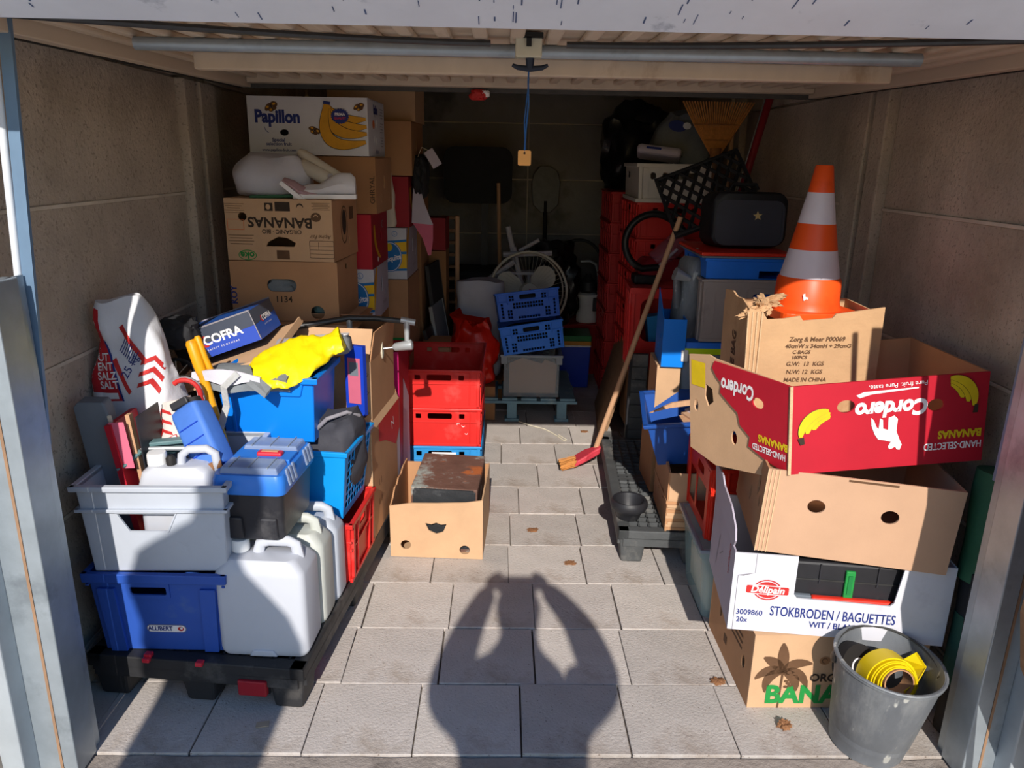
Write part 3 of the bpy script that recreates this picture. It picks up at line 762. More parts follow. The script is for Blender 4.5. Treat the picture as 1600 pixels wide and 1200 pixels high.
B().box((0, 0, .05), (.17, .035, .012), rot=(0, R(-4), 0)).build('plate', 'teal_metal', t, bevel=.003)
for a, z in ((R(-16), .022), (R(10), .03)): B().box((.0, .01, z), (.2, .014, .022), rot=(0, a, 0)).build('arm', 'teal_metal', t, bevel=.002)
B().tube([(-.09, -.02, .035), (.1, -.02, .03)], .007, 10).build('screw', 'silver', t, smooth=True)
B().lathe([(.014, -.01), (.014, .01)], 14, Matrix.Translation((.085, -.02, .03)) @ Matrix.Rotation(PI/2, 4, 'Y')).build('nut', 'dark_metal', t)
B().tube([(-.09, -.025, .03), (-.125, -.05, -.0), (-.15, -.06, -.012)], [.008, .006, .004], 8).build('lever', 'teal_metal', t, smooth=True)
# salt bags
t = thing('salt_bag', 'crumpled white plastic salt bag with red printed side, against the left wall', 'bag', (-1.105, 2.27, .66), (0, 0, 0))
sack('', '', .26, .16, .47, None, 0, 'sack_white', 5, pinch=.22, amp=.026, fr=9, top_w=.5, belly=.03, root=t, wob=lambda s: (-.05*s*s, .0, 0))
sb = bvh_of(t.children[0]) if t.children else bvh_of([x for x in bpy.data.objects if x.parent == t][0])
fs = Face(t, Matrix(((1, 0, 0, 0), (0, 0, -1, 0), (0, 1, 0, 0), (0, 0, 0, 1))))
W1 = lambda o, k=0: wrap_print(o, sb, .0016+.0008*k)
W1(fs.poly([(-.17, .17), (-.03, .18), (-.05, .27), (-.078, .36), (-.09, .45), (-.12, .46), (-.19, .3)], 'sack_red', name='red_print'))
W1(fs.poly([(-.03, .18), (-.024, .18), (-.044, .27), (-.073, .36), (-.079, .36), (-.051, .27)], 'ink_navy'), 1)
W1(fs.poly([(-.16, .178), (-.04, .186), (-.042, .205), (-.16, .2)], 'ink_white'), 1)
for i, tx in enumerate(('UT', 'ENT', 'SALZ', 'SALT')): W1(fs.text(tx, -.085+.006*i, .308-.027*i, .032, 'ink_white', off=.0008, rot=R(6), xs=.85), 2)
for i in range(3):
    q = [(-.035, .0), (0, .028), (.035, .0), (.035, .016), (0, .046), (-.035, .016)]; W1(fs.poly(shift(q, .045+.006*i, .21+.034*i, .9, R(-20)), 'ink_red'), 1)
W1(fs.poly([(-.03, .40), (-.018, .41), (.05, .30), (.04, .29)], 'ink_red'), 1); W1(fs.poly([(-.055, .30), (-.045, .31), (-.0, .21), (-.008, .2)], 'ink_red'), 1)
W1(fs.text('25 kg', -.002, .285, .034, 'ink_navy', rot=R(62)), 2)
for i in range(8): W1(fs.poly(shift(crect(0, 0, .0026, .05), -.022+.005*i, .35-.006*i, 1, R(-30)), 'ink_navy'), 1)
o = sack('salt_bag', 'collapsed dusty salt bag with red chevrons, in front of the tall one', .15, .08, .16, (-.955, 2.165, .69), (R(-14), R(-12), R(-8)), 'sack_dusty', 9, pinch=.35, amp=.02, fr=11, top_w=.75, belly=.08)
sb = bvh_of(o); fs = Face(o, Matrix(((1, 0, 0, 0), (0, 0, -1, 0), (0, 1, 0, 0), (0, 0, 0, 1))))
for i in range(3):
    q = [(-.035, .0), (0, .03), (.035, .0), (.035, .014), (0, .046), (-.035, .014)]; W1(fs.poly(shift(q, -.03, .045+.03*i, .8, R(20)), 'ink_red'), 1)
W1(fs.poly(shift(crect(0, 0, .05, .03), -.012, .035, 1, R(18)), 'ink_red'), 2); W1(fs.poly(shift(crect(0, 0, .045, .025), -.012, .035, 1, R(18)), 'ink_white'), 3)
for i in range(4): W1(fs.poly(shift(crect(0, .008-.005*i, .034-.006*(i % 2), .0018), -.012, .035, 1, R(18)), 'ink_grey'), 4)
# dusty blue container
t = thing('plastic_container', 'dusty blue ribbed plastic container lying tilted on the grey crate', 'container', (-.822, 2.065, .678), (R(-20), R(-34), R(-8))); t.scale = (1.15, 1.1, 1.0)
b = B(); b.loft([[(x, y, z) for x, y in rrect(0, 0, .088*k, .07*k, .014, 4)] for z, k in ((0, .92), (.006, 1), (.185, 1), (.2, .95), (.207, .75))]); b.build('body', 'dusty_blue', t, smooth=True)
for z in (.05, .095, .14): B().box((0, -.0355, z), (.062, .004, .003)).build('groove', 'cooler_blue', t)
B().lathe([(.02, .2), (.02, .224)], 16, Matrix.Translation((.012, .01, 0))).build('cap', 'ink_black', t, smooth=True)
B().box((-.012, -.004, .222), (.05, .045, .024), rot=(0, 0, .2)).build('nozzle_block', 'tool_black', t, bevel=.004)
B().box((.02, -.038, -.002), (.05, .012, .025), rot=(0, R(12), 0)).build('mud', 'leaf_dry', t, bevel=.005)
# loppers and red hook
t = thing('loppers', 'yellow loppers with two handles pointing up behind the blue container', 'loppers', (-.872, 2.28, .66), (R(-5), 0, 0))
b = B(); b.tube([(.0, 0, 0), (-.03, 0, .12), (-.05, 0, .2), (-.07, 0, .27), (-.088, 0, .335), (-.092, 0, .345)], [.012, .013, .014, .018, .018, .012], 12); b.build('handle', 'loppers', t, smooth=True)
b = B(); b.tube([(-.028, .015, .21), (-.035, .015, .235), (-.055, .012, .29), (-.072, .01, .35), (-.074, .01, .357)], [.008, .011, .011, .011, .007], 10); b.build('handle', 'loppers', t, smooth=True)
t = thing('crook_handle', 'red and grey curved crook handle beside the yellow loppers', 'handle', (-.93, 2.24, .66))
pp = [(.03, 0, 0), (.02, 0, .12), (.01, 0, .18)]+[(x, y, z) for x, y, z in arcpts((-.035, 0, .19), .045, 0, PI*.75, 8)]
B().tube(pp, .008, 10).build('crook', 'ink_red', t, smooth=True); B().tube([(x, y+.004, z+.003) for x, y, z in pp[2:]], .0075, 10).build('grip', 'ink_grey', t, smooth=True)
# toolbox
t = thing('toolbox', 'black toolbox with bright blue and clear lid, on the white jerrycans', 'toolbox', (-.69, 2.095, .497), R(-4))
b = B(); b.loft([[(x, y, z) for x, y in rrect(0, 0, .19*k, .27*k, .02, 3)] for z, k in ((0, .90), (.006, .93), (.13, 1), (.15, 1.03))]); b.build('body', 'tool_black', t, smooth=True)
for sx in (-1, 1): B().box((sx*.05, -.128, .04), (.05, .016, .07), top=(1, 1.4)).build('body_rib', 'tool_black', t, bevel=.006)
b = B(); b.loft([[(x, y, z) for x, y in rrect(0, 0, .208*k, .288*k, .024, 4)] for z, k in ((.148, 1), (.153, 1.01), (.188, 1.0), (.204, .955))]); b.build('lid', 'tool_blue', t, smooth=True)
for i, yy in enumerate((-.085, .085)):
    o = B().box((0, yy, .212), (.17, .085, .022), top=(.93, .9)).build('organiser_cover', 'tool_lid', t, bevel=.005)
    for k in (-1, 0, 1): B().box((k*.055, 0, .012), (.003, .08, .004)).build('divider', 'smoke_plastic', o, loc=(0, yy, .212))
B().box((0, 0, .208), (.175, .075, .014)).build('handle_recess', 'tool_blue', t, bevel=.003)
B().box((.018, 0, .218), (.075, .03, .016)).build('handle', 'tool_red', t, bevel=.006)
B().box((.018, 0, .2265), (.05, .014, .002)).build('handle_inset', 'wood', t)
for yy in (-.1, -.075, -.05, .05, .075, .1): B().box((.105, yy, .19), (.006, .014, .05), rot=(0, R(-12), 0)).build('lid_rib', 'tool_lid', t, bevel=.002)
# red crate behind the jerrycans
hole = [rrect(0, .175, .075, .02, .008)]
Crate('stacking_crate', 'red stacking crate under the blue mesh basket, on the black pallet', .33, .30, .225, (-.645, 2.475, .151), R(-5), 'crate_red', taper=.008, rim=.012, rimh=.018,
      holes={'right': [rrect(.01, .17, .075, .022, .008)]}, ribs={'right': [(-.13, .02, .01, 0, .21), (-.075, .008, .01, 0, .21), (.085, .008, .01, 0, .21), (.135, .02, .01, 0, .21)], 'front': [(.145, .02, .008, 0, .21), (.1, .008, .008, 0, .21)]},
      bands={'right': [(0, .014, .01), (.12, .128, .008)], 'front': [(.15, .158, .006)]})
# blue mesh basket
def mesh_wall(u0, v0, u1, v1, nu, nv, lean=0, fr=.012):
    out = []; cu, cv = (u1-u0-fr)/nu, (v1-v0-fr)/nv
    for i in range(nu):
        for j in range(nv):
            a, b_ = u0+fr+i*cu, v0+fr+j*cv; out.append([(a+lean*j*.002, b_), (a+cu-.007+lean*j*.002, b_+.003*lean), (a+cu-.007+lean*j*.002, b_+cv-.007), (a+lean*j*.002, b_+cv-.007)])
    return out
Crate('laundry_basket', 'bright blue mesh basket with a dark bag inside, on the red crate', .25, .30, .255, (-.603, 2.475, .378), (0, 0, R(-7)), 'basket_blue', taper=.03, t=.004, rim=.008, rimh=.018,
      holes={'right': mesh_wall(-.135, .015, .135, .232, 7, 7, 1), 'left': mesh_wall(-.13, .02, .13, .225, 8, 8), 'back': mesh_wall(-.1, .02, .1, .225, 7, 8)}, cat='basket')
t = thing('rucksack', 'limp charcoal rucksack slumped over the rim of the blue mesh basket', 'bag', (-.575, 2.48, .44), (0, 0, R(-10)))
sack('', '', .17, .2, .29, None, 0, 'charcoal_fabric', 12, pinch=.5, amp=.03, fr=9, top_w=.75, belly=.12, root=t, wob=lambda s: (.03*s*s, -.02*s, 0))
B().tube([(-.02, -.1, .24), (.03, -.11, .29), (.08, -.06, .3), (.1, 0, .27)], .007, 8).build('piping', 'ink_grey', t, smooth=True)
# hidden supports: cartons under the tub
Carton('cardboard_box', 'plain brown box wedged under the blue tub, mostly hidden', .24, .30, .49, (-.975, 2.52, .151), 0, 'card_dark')
# blue tub
c = Crate('plastic_tub', 'large glossy bright blue tub behind the toolbox', .315, .26, .225, (-.742, 2.465, .657), R(-3), 'tub_blue', taper=.012, t=.005, rim=.016, rimh=.02, ribs={'front': [(-.12, .012, .004, 0, .2)]}, cat='tub')
b = B(); b.prism([(.03, .225), (.13, .225), (.115, .16), (.045, .16)], (), -.008, .001, c.f('front')); b.build('handle_lug', 'tub_blue', c.body, bevel=.004)
# grey work bag draped on the tub
t = thing('tool_bag', 'grey and white work bag with hanging straps, lying on the blue tub', 'bag', (-.755, 2.43, .885), (0, 0, R(-4)))
b = B(); rs = []
for i in range(16):
    s_ = i/15; x = -.17+.27*s_; h = .012+.012*math.sin(PI*s_)
    rs.append([Vector((x, yy, zz))+noise.noise_vector(Vector((x*12, yy*12, zz*12+4)))*.012 for yy, zz in ((-.13-.02*math.sin(s_*5), -.045), (-.14, 0), (-.09, h*.8), (-.04, h), (.0, h*.8), (.01, 0), (-.03, -.002), (-.1, -.002))])
b.loft(rs); b.build('bag_body', 'grey_fabric', t, smooth=True)
b = B(); rs = []
for i in range(12):
    s_ = i/11; x = -.2+.22*s_
    rs.append([Vector((x, -.145-.01*math.sin(s_*7), .018+.012*math.sin(s_*4))), Vector((x, -.155, -.012+.008*math.sin(s_*9))), Vector((x, -.151, -.012+.008*math.sin(s_*9))), Vector((x, -.141, .018+.012*math.sin(s_*4)))])
b.loft(rs); b.build('white_side', 'white_bag', t, smooth=True)
strip('strap', [(-.05, -.15, .02), (-.09, -.17, -.02), (-.085, -.172, -.08), (-.10, -.19, -.14), (-.125, -.24, -.19), (-.155, -.3, -.225)], .024, .003, 'strap', t, side=(.8, -.3, -.4))
strip('strap', [(-.19, -.13, .01), (-.175, -.15, -.03), (-.165, -.16, -.09), (-.175, -.17, -.13)], .026, .003, 'strap', t, side=(1, 0, 0))
# yellow pouch
t = thing('yellow_pouch', 'bright yellow crumpled plastic pouch with grey lining on the blue tub', 'pouch', (-.672, 2.41, .888), (0, 0, 0))
b = B(); rs = []
for i in range(36):
    s_ = i/35; p0 = Vector((-.10, -.09, .0)).lerp(Vector((.145, .06, .085)), s_); wd = .05+.05*math.sin(PI*min(1, s_*1.1+.1)); ring = []
    for k in range(26):
        a = k/26*2*PI; q = p0+Vector((.35, -.75, -.5)).normalized()*math.cos(a)*wd+Vector((-.3, -.5, .7)).normalized()*math.sin(a)*.022
        ring.append(q+noise.noise_vector(q*20)*.011+noise.noise_vector(q*46)*.007+noise.noise_vector(q*90)*.0025)
    rs.append(ring)
b.loft(rs); b.build('pouch_body', 'yellow_bag', t, smooth=True)
b = B(); b.loft([[(-.11, -.085, .012), (-.03, -.165, -.015), (-.035, -.172, -.03), (-.12, -.095, .0)], [(-.13, -.11, .008), (-.04, -.185, -.03), (-.045, -.19, -.042), (-.14, -.118, -.002)]]); b.build('grey_lining', 'grey_fabric', t)
t = thing('grey_case', 'grey plastic respirator case with white panel lying behind the yellow pouch', 'case', (-.625, 2.575, .895), (R(-8), R(-4), R(6)))
b = B(); b.loft([[(x, y, z) for x, y in rrect(0, 0, .22*k, .14*k, .03, 4)] for z, k in ((0, .9), (.01, 1), (.05, .98), (.065, .85))]); b.build('case_body', 'grey_fabric', t, smooth=True)
B().prism(rrect(.02, 0, .17, .09, .03), (), .067, .063).build('white_panel', 'ink_white', t)
for k, (x, y) in enumerate(((-.09, -.06), (-.06, -.075), (-.115, -.03))): B().lathe([(.022, 0), (.022, .025), (.015, .03), (.001, .031)], 18, Matrix.Translation((x, y, .04)) @ Matrix.Rotation(R(60), 4, 'X')).build('filter', 'ink_grey', t, smooth=True)
# shoe box on its lid
c = Carton('shoe_box', 'blue and black shoe box with white lettering, tilted on a brown lid', .31, .2, .105, (-.955, 2.655, .905), (R(3), R(-20.4), R(-4)), 'shoe_blue', top='closed', t=.003, mats={'front': 'shoe_blue', 'right': 'allibert_blue', 'top': 'bin_navy', 'left': 'shoe_dark'})
f = c.face('front')
f.poly([(-.155, .0), (-.155, .105), (-.06, .105), (-.04, 0)], 'ink_black', layer=0); f.poly([(-.06, .105), (-.05, .05), (.155, .055), (.155, .105)], 'shoe_dark', layer=0)
f.text('COFRA', .03, .055, .043, 'ink_white', layer=2, off=.0014, xs=1.05); f.poly(crescent(-.035, .055, .017, R(70), R(290), .011), 'ink_red', layer=1); f.text('S A F E T Y   F O O T W E A R', .02, .024, .0095, 'ink_white', layer=2)
f = c.face('right'); f.poly([(-.1, .055), (.1, .06), (.1, .105), (-.1, .105)], 'shoe_dark', layer=0); f.text('COFRA', .01, .06, .026, 'ink_white', layer=2, off=.0008); f.poly(crescent(-.028, .06, .01, R(70), R(290), .007), 'ink_red', layer=1); f.text('S A F E T Y   S H O E S', .005, .037, .007, 'ink_white', layer=2)
for sy in (-1, 1): B().box((0, sy*.1, .107), (.312, .004, .005)).build('worn_edge', 'ink_grey', c.root)
B().box((0, -.1005, .052), (.003, .003, .1)).build('worn_edge', 'ink_grey', c.root, loc=(.154, 0, 0))
t = thing('cardboard_tray', 'brown cardboard tray under the tilted shoe box', 'tray', (-.915, 2.575, .872), (R(9), R(-20.4), R(-4)))
B().box((.02, 0, .006), (.36, .40, .006)).build('sheet', 'card_light', t)
for sx in (-1, 1): B().box((.02+sx*.18, 0, .016), (.006, .36, .026)).build('edge', 'card_light', t)
B().box((.02, -.18, .016), (.36, .006, .026)).build('edge', 'card_light', t)
blob('black_hat', 'black fabric hat squeezed between the wall and the shoe box', .07, .07, .06, (-1.09, 2.52, .93), 'dark_fabric', 5, .2, 2, cat='hat')
t = thing('spoked_wheel', 'small dark spoked wheel beside the shoe box', 'wheel', (-1.065, 2.42, .855), (R(75), 0, R(20)))
B().tube(arcpts((0, 0, 0), .055, 0, 2*PI*23/24, 23, 'xy'), .006, 8, closed=True).build('tyre', 'rubber', t, smooth=True)
for k in range(8): B().tube([(0, 0, 0), (.055*math.cos(k*PI/4), .055*math.sin(k*PI/4), 0)], .0015, 5).build('spoke', 'rope', t)
# blue toy box sheet, then brown boxes on the right edge of the pallet
t = thing('toy_package', 'blue package with pink print standing behind the yellow pouch', 'package', (-.515, 2.63, .657), (0, 0, R(-20)))
B().box((0, 0, .13), (.075, .022, .26)).build('card', 'cooler_blue', t); B().box((0, -.012, .13), (.05, .002, .17)).build('print', 'pink_card', t); B().box((0, -.0125, .175), (.035, .002, .05)).build('print', 'grey_slab', t)
c = Carton('cardboard_box', 'tall brown box at the right pallet edge with red print on its side', .36, .46, .43, (-.625, 2.87, .151), R(-5.5), 'card', top='open', flaps=(('right', .06, -25, 'card_light'), ('front', .05, -60, 'card_light'), ('back', .06, -10)), mats={'front': 'card_light'})
f = c.face('right'); f.poly([(-.12, .43), (.22, .43), (.22, .30), (.15, .25), (-.02, .33), (-.12, .36)], 'ink_red', layer=0); f.poly([(.17, .08), (.22, .08), (.22, .3), (.17, .25)], 'lilac_card', layer=1); f.text('N', .1, .36, .06, 'ink_white', rot=R(20), layer=2)
for v_ in (.12, .2): f.text('||  ||', -.12, v_, .03, 'ink_brown', layer=1)
B().box((0, -.232, .215), (.004, .004, .43)).build('crushed_edge', 'card_core', c.root, loc=(.18, 0, 0))
c = Carton('cardboard_box', 'brown box with raised gable flaps, above the red-printed box', .36, .36, .25, (-.635, 2.89, .587), R(-5.5), 'card', top='open', flaps=(('front', .15, -48, 'card_light'), ('back', .17, -42), ('right', .11, 8, 'card')), mats={'front': 'card_light'})
f = c.face('front')
for v_ in (.05, .13, .2): f.text('||', .165, v_, .022, 'ink_brown', rot=R(-30), layer=1)
# curved bar with pedal-like end
t = thing('curved_bar', 'dark curved metal bar with silver end clamp and spoked ring', 'bar', (-.58, 2.87, .93))
pp = [(-.27, -.06, .0), (-.18, -.05, .012), (-.1, -.03, .022), (0, 0, .035), (.1, .0, .036), (.17, 0, .03), (.235, 0, .024)]
B().tube(pp, [.009, .011, .0115, .0115, .011, .0105, .0105], 12).build('bar', 'dark_metal', t, smooth=True)
B().tube([(.2, 0, .032), (.255, 0, .022)], .0125, 14).build('end_sleeve', 'silver', t, smooth=True)
B().tube([(.222, 0, .03), (.222, 0, -.05)], [.013, .010], 12).build('post', 'silver', t, smooth=True); B().tube([(.0, 0, .03), (.004, 0, -.03)], [.012, .010], 12).build('post', 'silver', t, smooth=True)
B().tube([(.166, 0, -.078), (.175, 0, -.077), (.24, 0, -.066), (.245, 0, -.065)], [.008, .016, .021, .012], 14).build('end_cone', 'silver', t, smooth=True)
B().tube([(.12, 0, -.085), (.17, 0, -.078)], .004, 8).build('axle', 'chrome', t, smooth=True)
o = B().tube([(.125+.012*math.cos(a), .0, -.085+.036*math.sin(a)) if False else (.125, .022*math.cos(a), -.085+.036*math.sin(a)) for a in [i/24*2*PI for i in range(24)]], .004, 6, closed=True).build('ring', 'rope', t, smooth=True)
o.rotation_euler = (0, 0, 0)
for k in range(4): B().tube([(.125, 0, -.085), (.125, .022*math.cos(k*PI/2+.4), -.085+.036*math.sin(k*PI/2+.4))], .002, 5).build('ring_spoke', 'rope', t)
B().box((-.24, -.07, -.012), (.1, .03, .045), rot=(0, R(-6), 0)).build('clamp', 'tool_black', t, bevel=.006)
B().tube([(-.29, -.07, .02), (-.3, -.09, -.05), (-.32, -.1, -.08)], .004, 8).build('lever', 'rope', t, smooth=True)
# ------------------------------------------------------------------ left rear: stacks of banana boxes
Carton('cardboard_box', 'brown carton at the bottom of the left rear stack, mostly hidden', .46, .36, .62, (-.83, 3.34, .0), 0, 'card_dark')
Carton('cardboard_box', 'brown carton under the flattened sheets of the left rear stack', .44, .27, .27, (-.85, 3.215, .622), 0, 'card')
for i in range(6):
    o = B().box((0, 0, .003), (.44-.02*random.random(), .40, .005)).build('cardboard_sheet', 'card_light' if i % 2 else 'card', loc=(-.80+random.uniform(-.02, .03), 3.08+random.uniform(-.03, .02), .895+.0065*i), rot=(0, 0, random.uniform(-.06, .06)))
    tag(o, ('lowest', 'second lowest', 'third', 'fourth', 'second highest', 'uppermost')[i]+' flattened cardboard sheet in the thin pile under the box numbered 1134', 'cardboard', 'flattened sheets under the numbered box')
B0 = (-.834, 3.12)
c = Carton('banana_box', 'plain brown banana box numbered 1134, lower one of the left rear stack', .418, .36, .232, (B0[0], B0[1], .936), R(-1.5), 'card', t=.005,
           holes={'front': [rrect(-.01, .14, .115, .05, .024), oval(.125, .035, .027, .027)], 'right': [oval(-.02, .2, .02, .012)]})
f = c.face('front'); f.text('1134', -.005, .085, .034, 'ink', layer=1, off=.0006)
f.text('KOY', -.198, .1, .035, 'ink_navy', rot=R(90), layer=1, off=.0008)
t = thing('glass_float', 'shiny teal bottle end showing in the round hole of the brown box', 'bottle', (B0[0]+.12, B0[1]-.1, .942)); blob('bottle_end', '', .045, .05, .045, (0, 0, 0), 'teal_metal', 1, .02, 1, parent=t, ex=1, flat=False)
blob('rolled_bag', 'grey and white plastic bag inside the brown box with the slot hole', .1, .07, .07, (B0[0]-.03, B0[1]-.09, .945+.05), 'grey_fabric', 7, .2, 2)
c = Carton('banana_box', 'brown organic banana box turned upside down, above the box numbered 1134', .415, .36, .232, (B0[0]+.002, B0[1]+.0, 1.171), R(-4), 'card_light', t=.005,
           holes={'front': [[(-.055, .055), (-.045, .072), (-.005, .092), (.03, .088), (.062, .07), (.055, .055)], oval(-.14, .165, .017, .016)], 'right': [oval(.05, .06, .01, .018)]}, mats={'right': 'card'})
f = c.face('front')
f.text('BANANAS', .005, .147, .052, 'ink', rot=PI, off=.0016, xs=1.05, layer=1); f.text('ORGANIC · BIO', .01, .112, .022, 'ink', rot=PI, off=.0004, layer=1)
f.poly(oval(.145, .168, .02, .017), 'ink_brown', layer=1); f.poly(crescent(.145, .168, .008, 0, PI, .004), 'card_light', layer=2)
f.poly(crect(-.035, .203, .032, .03), 'ink', layer=1); f.poly(oval(-.037, .203, .009, .01), 'card_light', layer=2); f.poly(crect(.018, .205, .058, .034), 'ink', layer=1); f.poly(crescent(.085, .203, .012, 0, PI, .006), 'ink', layer=1)
f.polys([crect(.2-.004*0, .205-.006*i, .055-.01*(i % 2), .0015) for i in range(5) if False]+[crect(.165, .22-.006*i, .07-.012*(i % 2), .0016) for i in range(5)]+[crect(-.17, .212-.008*i, .08-.015*(i % 3), .0016) for i in range(5)]+[crect(-.15, .095-.011*i, .1-.012*(i % 2), .0022) for i in range(4)], 'ink_brown', layer=1)
f.poly(rect(-.2, .115, -.135, .155), 'ink_orange', [rect(-.198, .117, -.137, .153)], layer=1)
f.poly(rrect(.162, .047, .095, .066, .004), 'ink', [rrect(.162, .047, .092, .063, .004)], layer=1); f.polys([crect(.162, .06-.015*i, .09, .0012) for i in range(3)]+[crect(.15, .06, .0012, .03)], 'ink', layer=1)
f.text('Alpine Fair', .16, .095, .022, 'ink_brown', rot=PI, shear=.3, layer=1, xs=.85)
f.text('oke', -.13, .02, .036, 'ink_green', rot=PI, off=.0012, layer=1); f.poly(oval(-.13, .02, .036, .02), 'ink_green', [oval(-.13, .02, .033, .017)], layer=1)
f.poly(crect(.01, .024, .05, .034), 'ink_brown', layer=1)
f = c.face('right'); f.poly(oval(-.02, .13, .05, .075), 'ink_brown', [oval(-.02, .13, .045, .069)], layer=1); f.poly(oval(-.02, .14, .03, .05), 'ink', layer=1); f.poly(crect(.09, .17, .06, .05), 'ink_brown', layer=1)
# on top of it: plastic bag, wrapped rolls, shoes
o = sack('plastic_bag', 'clear white plastic bag full of laundry on the organic banana box', .27, .2, .155, (-.90, 3.12, 1.406), (0, 0, R(4)), 'white_bag', 21, pinch=.65, amp=.022, fr=7, top_w=.72, belly=.12)
t = thing('green_cloth', 'green folded cloth edge under the white plastic bag', 'cloth', (-.86, 3.0, 1.405)); B().box((0, 0, .006), (.2, .05, .012), rot=(0, R(-2), .1)).build('fold', 'green_cloth', t, bevel=.004)
for i, (p0, p1, r_) in enumerate((((-.80, 3.14, 1.575), (-.615, 3.04, 1.475), .021), ((-.79, 3.11, 1.53), (-.66, 3.03, 1.47), .028))):
    p0 = Vector(p0); p1 = Vector(p1)
    t = thing('wrapped_roll', ('upper' if i == 0 else 'lower')+' cream roll in clear film lying over the shoes', 'roll', p0)
    d = p1-p0; B().tube([(0, 0, 0), d*.1, d*.5, d*.9, d], [r_*.7, r_, r_, r_, r_*.7], 14).build('roll', 'cream_tube', t, smooth=True)
    B().tube([d*.92, d*1.0, d*1.08+Vector((0, 0, .012))], [r_*.5, r_*.3, r_*.9], 10).build('twisted_end', 'white_bag', t, smooth=True)
def shoe(name, label, L, W, H, loc, rot, mat, sole):
    t = thing(name, label, 'shoe', loc, rot); b = B(); rs = []
    for i in range(15):
        s_ = i/14; x = (s_-.5)*L; ww = W/2*(.35+.65*math.sin(PI*min(1, .12+.8*s_))**.6); hh = H*(.42+.2*s_ if s_ < .45 else .5+.5*min(1, (s_-.4)*3)); hh *= (.55+.45*min(1, s_*5))*(1 if s_ < .97 else .8)
        rs.append([(x, ww*math.cos(a)*(1 if math.sin(a) < .3 else .75), .012+max(0, hh*(.5+.5*math.sin(a)))) for a in [k/14*2*PI for k in range(14)]])
    b.loft(rs); b.build('upper', mat, t, smooth=True)
    b = B(); rs = []
    for i in range(15):
        s_ = i/14; x = (s_-.5)*L*1.02; ww = W/2*(.4+.65*math.sin(PI*min(1, .12+.8*s_))**.6); rs.append([(x, -ww, 0), (x, ww, 0), (x, ww, .016), (x, -ww, .016)])
    b.loft(rs); b.build('sole', sole, t, smooth=True)
    return t
shoe('shoe', 'white canvas shoe on the organic banana box, toe to the left', .23, .085, .085, (-.675, 3.0, 1.406), (0, 0, R(6)), 'white_shoe', 'ink_white')
shoe('shoe', 'dusty pink shoe tipped on its heel beside the white bag', .16, .075, .06, (-.775, 2.985, 1.412), (R(10), R(38), R(12)), 'pink_shoe', 'ink_white')
# second column, behind
def banana_print(c, k='right'):
    pass
c2x = -.79
Carton('cardboard_box', 'tall brown carton under the front white and blue fruit box, mostly hidden', .46, .40, .845, (c2x-.03, 3.55+.02, 0), 0, 'card_dark') if False else None
def fruit_box(label, W, D, H, loc, rz):
    """white box with blue and yellow fruit logo"""
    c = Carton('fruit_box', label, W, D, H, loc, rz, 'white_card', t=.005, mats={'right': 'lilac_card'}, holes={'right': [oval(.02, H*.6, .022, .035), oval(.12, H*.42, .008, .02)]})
    f = c.face('front'); x1 = W/2
    f.poly([(x1-.30, .0+.03), (x1, .045), (x1, H-.055), (x1-.30, H-.085)], 'chiq_blue', layer=0); f.poly([(x1-.30, .042), (x1, .057), (x1, H-.067), (x1-.30, H-.097)], 'chiq_yellow', layer=1)
    f.poly([(x1-.3, H*.46), (x1, H*.5), (x1, H*.55), (x1-.3, H*.5)], 'chiq_blue', layer=2)
    f.poly(oval(x1-.085, H*.44, .062, .078, 24), 'chiq_blue', layer=3); f.poly(oval(x1-.085, H*.44, .058, .074, 24), 'ink_white', [oval(x1-.085, H*.44, .055, .071, 24)], layer=4)
    f.text('Chiquita', x1-.083, H*.40, .036, 'ink_white', off=.001, rot=R(14), layer=5, xs=.9); f.poly(oval(x1-.09, H*.63, .018, .02), 'ink_yellow', layer=5)
    f.poly(oval(x1-.06, H-.028, .014, .014), 'chiq_blue', [oval(x1-.06, H-.028, .0118, .0118)], layer=1); f.text('L', x1-.06, H-.028, .018, 'chiq_blue', layer=2)
    g = c.face('right'); g.poly([(-D/2, H-.06), (-D/2+.06, H), (-D/2+.09, H), (-D/2+.05, H*.55), (-D/2, H*.2)], 'ink_mustard', layer=1); g.poly([(-D/2, .05), (-D/2+.03, H*.42), (-D/2, H*.55)], 'chiq_yellow', layer=2); g.text('CHIQUITA', .08, .05, .022, 'ink_grey', layer=1)
    return c
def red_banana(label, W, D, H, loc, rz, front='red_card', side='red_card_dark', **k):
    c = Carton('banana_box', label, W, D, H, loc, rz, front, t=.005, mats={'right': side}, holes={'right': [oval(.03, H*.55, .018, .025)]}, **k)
    g = c.face('right')
    for i in range(3):
        q = crescent(-.02+.02*i, H*.75, .12+.012*i, R(175), R(262), .024); g.poly(q, 'ink_mustard', layer=2+i)
    g.poly(oval(-.06, .03, .012, .012), 'ink_white', layer=2); g.text('K3', .06, H*.75, .05, 'ink_grey', layer=1)
    return c
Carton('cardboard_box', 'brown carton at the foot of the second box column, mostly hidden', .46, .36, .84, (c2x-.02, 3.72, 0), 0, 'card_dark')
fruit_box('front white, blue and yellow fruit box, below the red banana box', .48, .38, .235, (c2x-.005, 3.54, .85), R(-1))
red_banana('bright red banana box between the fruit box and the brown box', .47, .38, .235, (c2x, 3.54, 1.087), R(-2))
c = Carton('banana_box', 'brown box under the white banana box, printed letters up its edge', .50, .38, .235, (c2x+.01, 3.55, 1.326), R(-2), 'card_dark', mats={'right': 'card'}, holes={'right': [oval(.0, .13, .016, .03), oval(.12, .06, .008, .02), oval(-.06, .06, .008, .02)]})
c.face('front').text('GHRYAL', .235, .1, .03, 'ink', rot=R(90), layer=1)
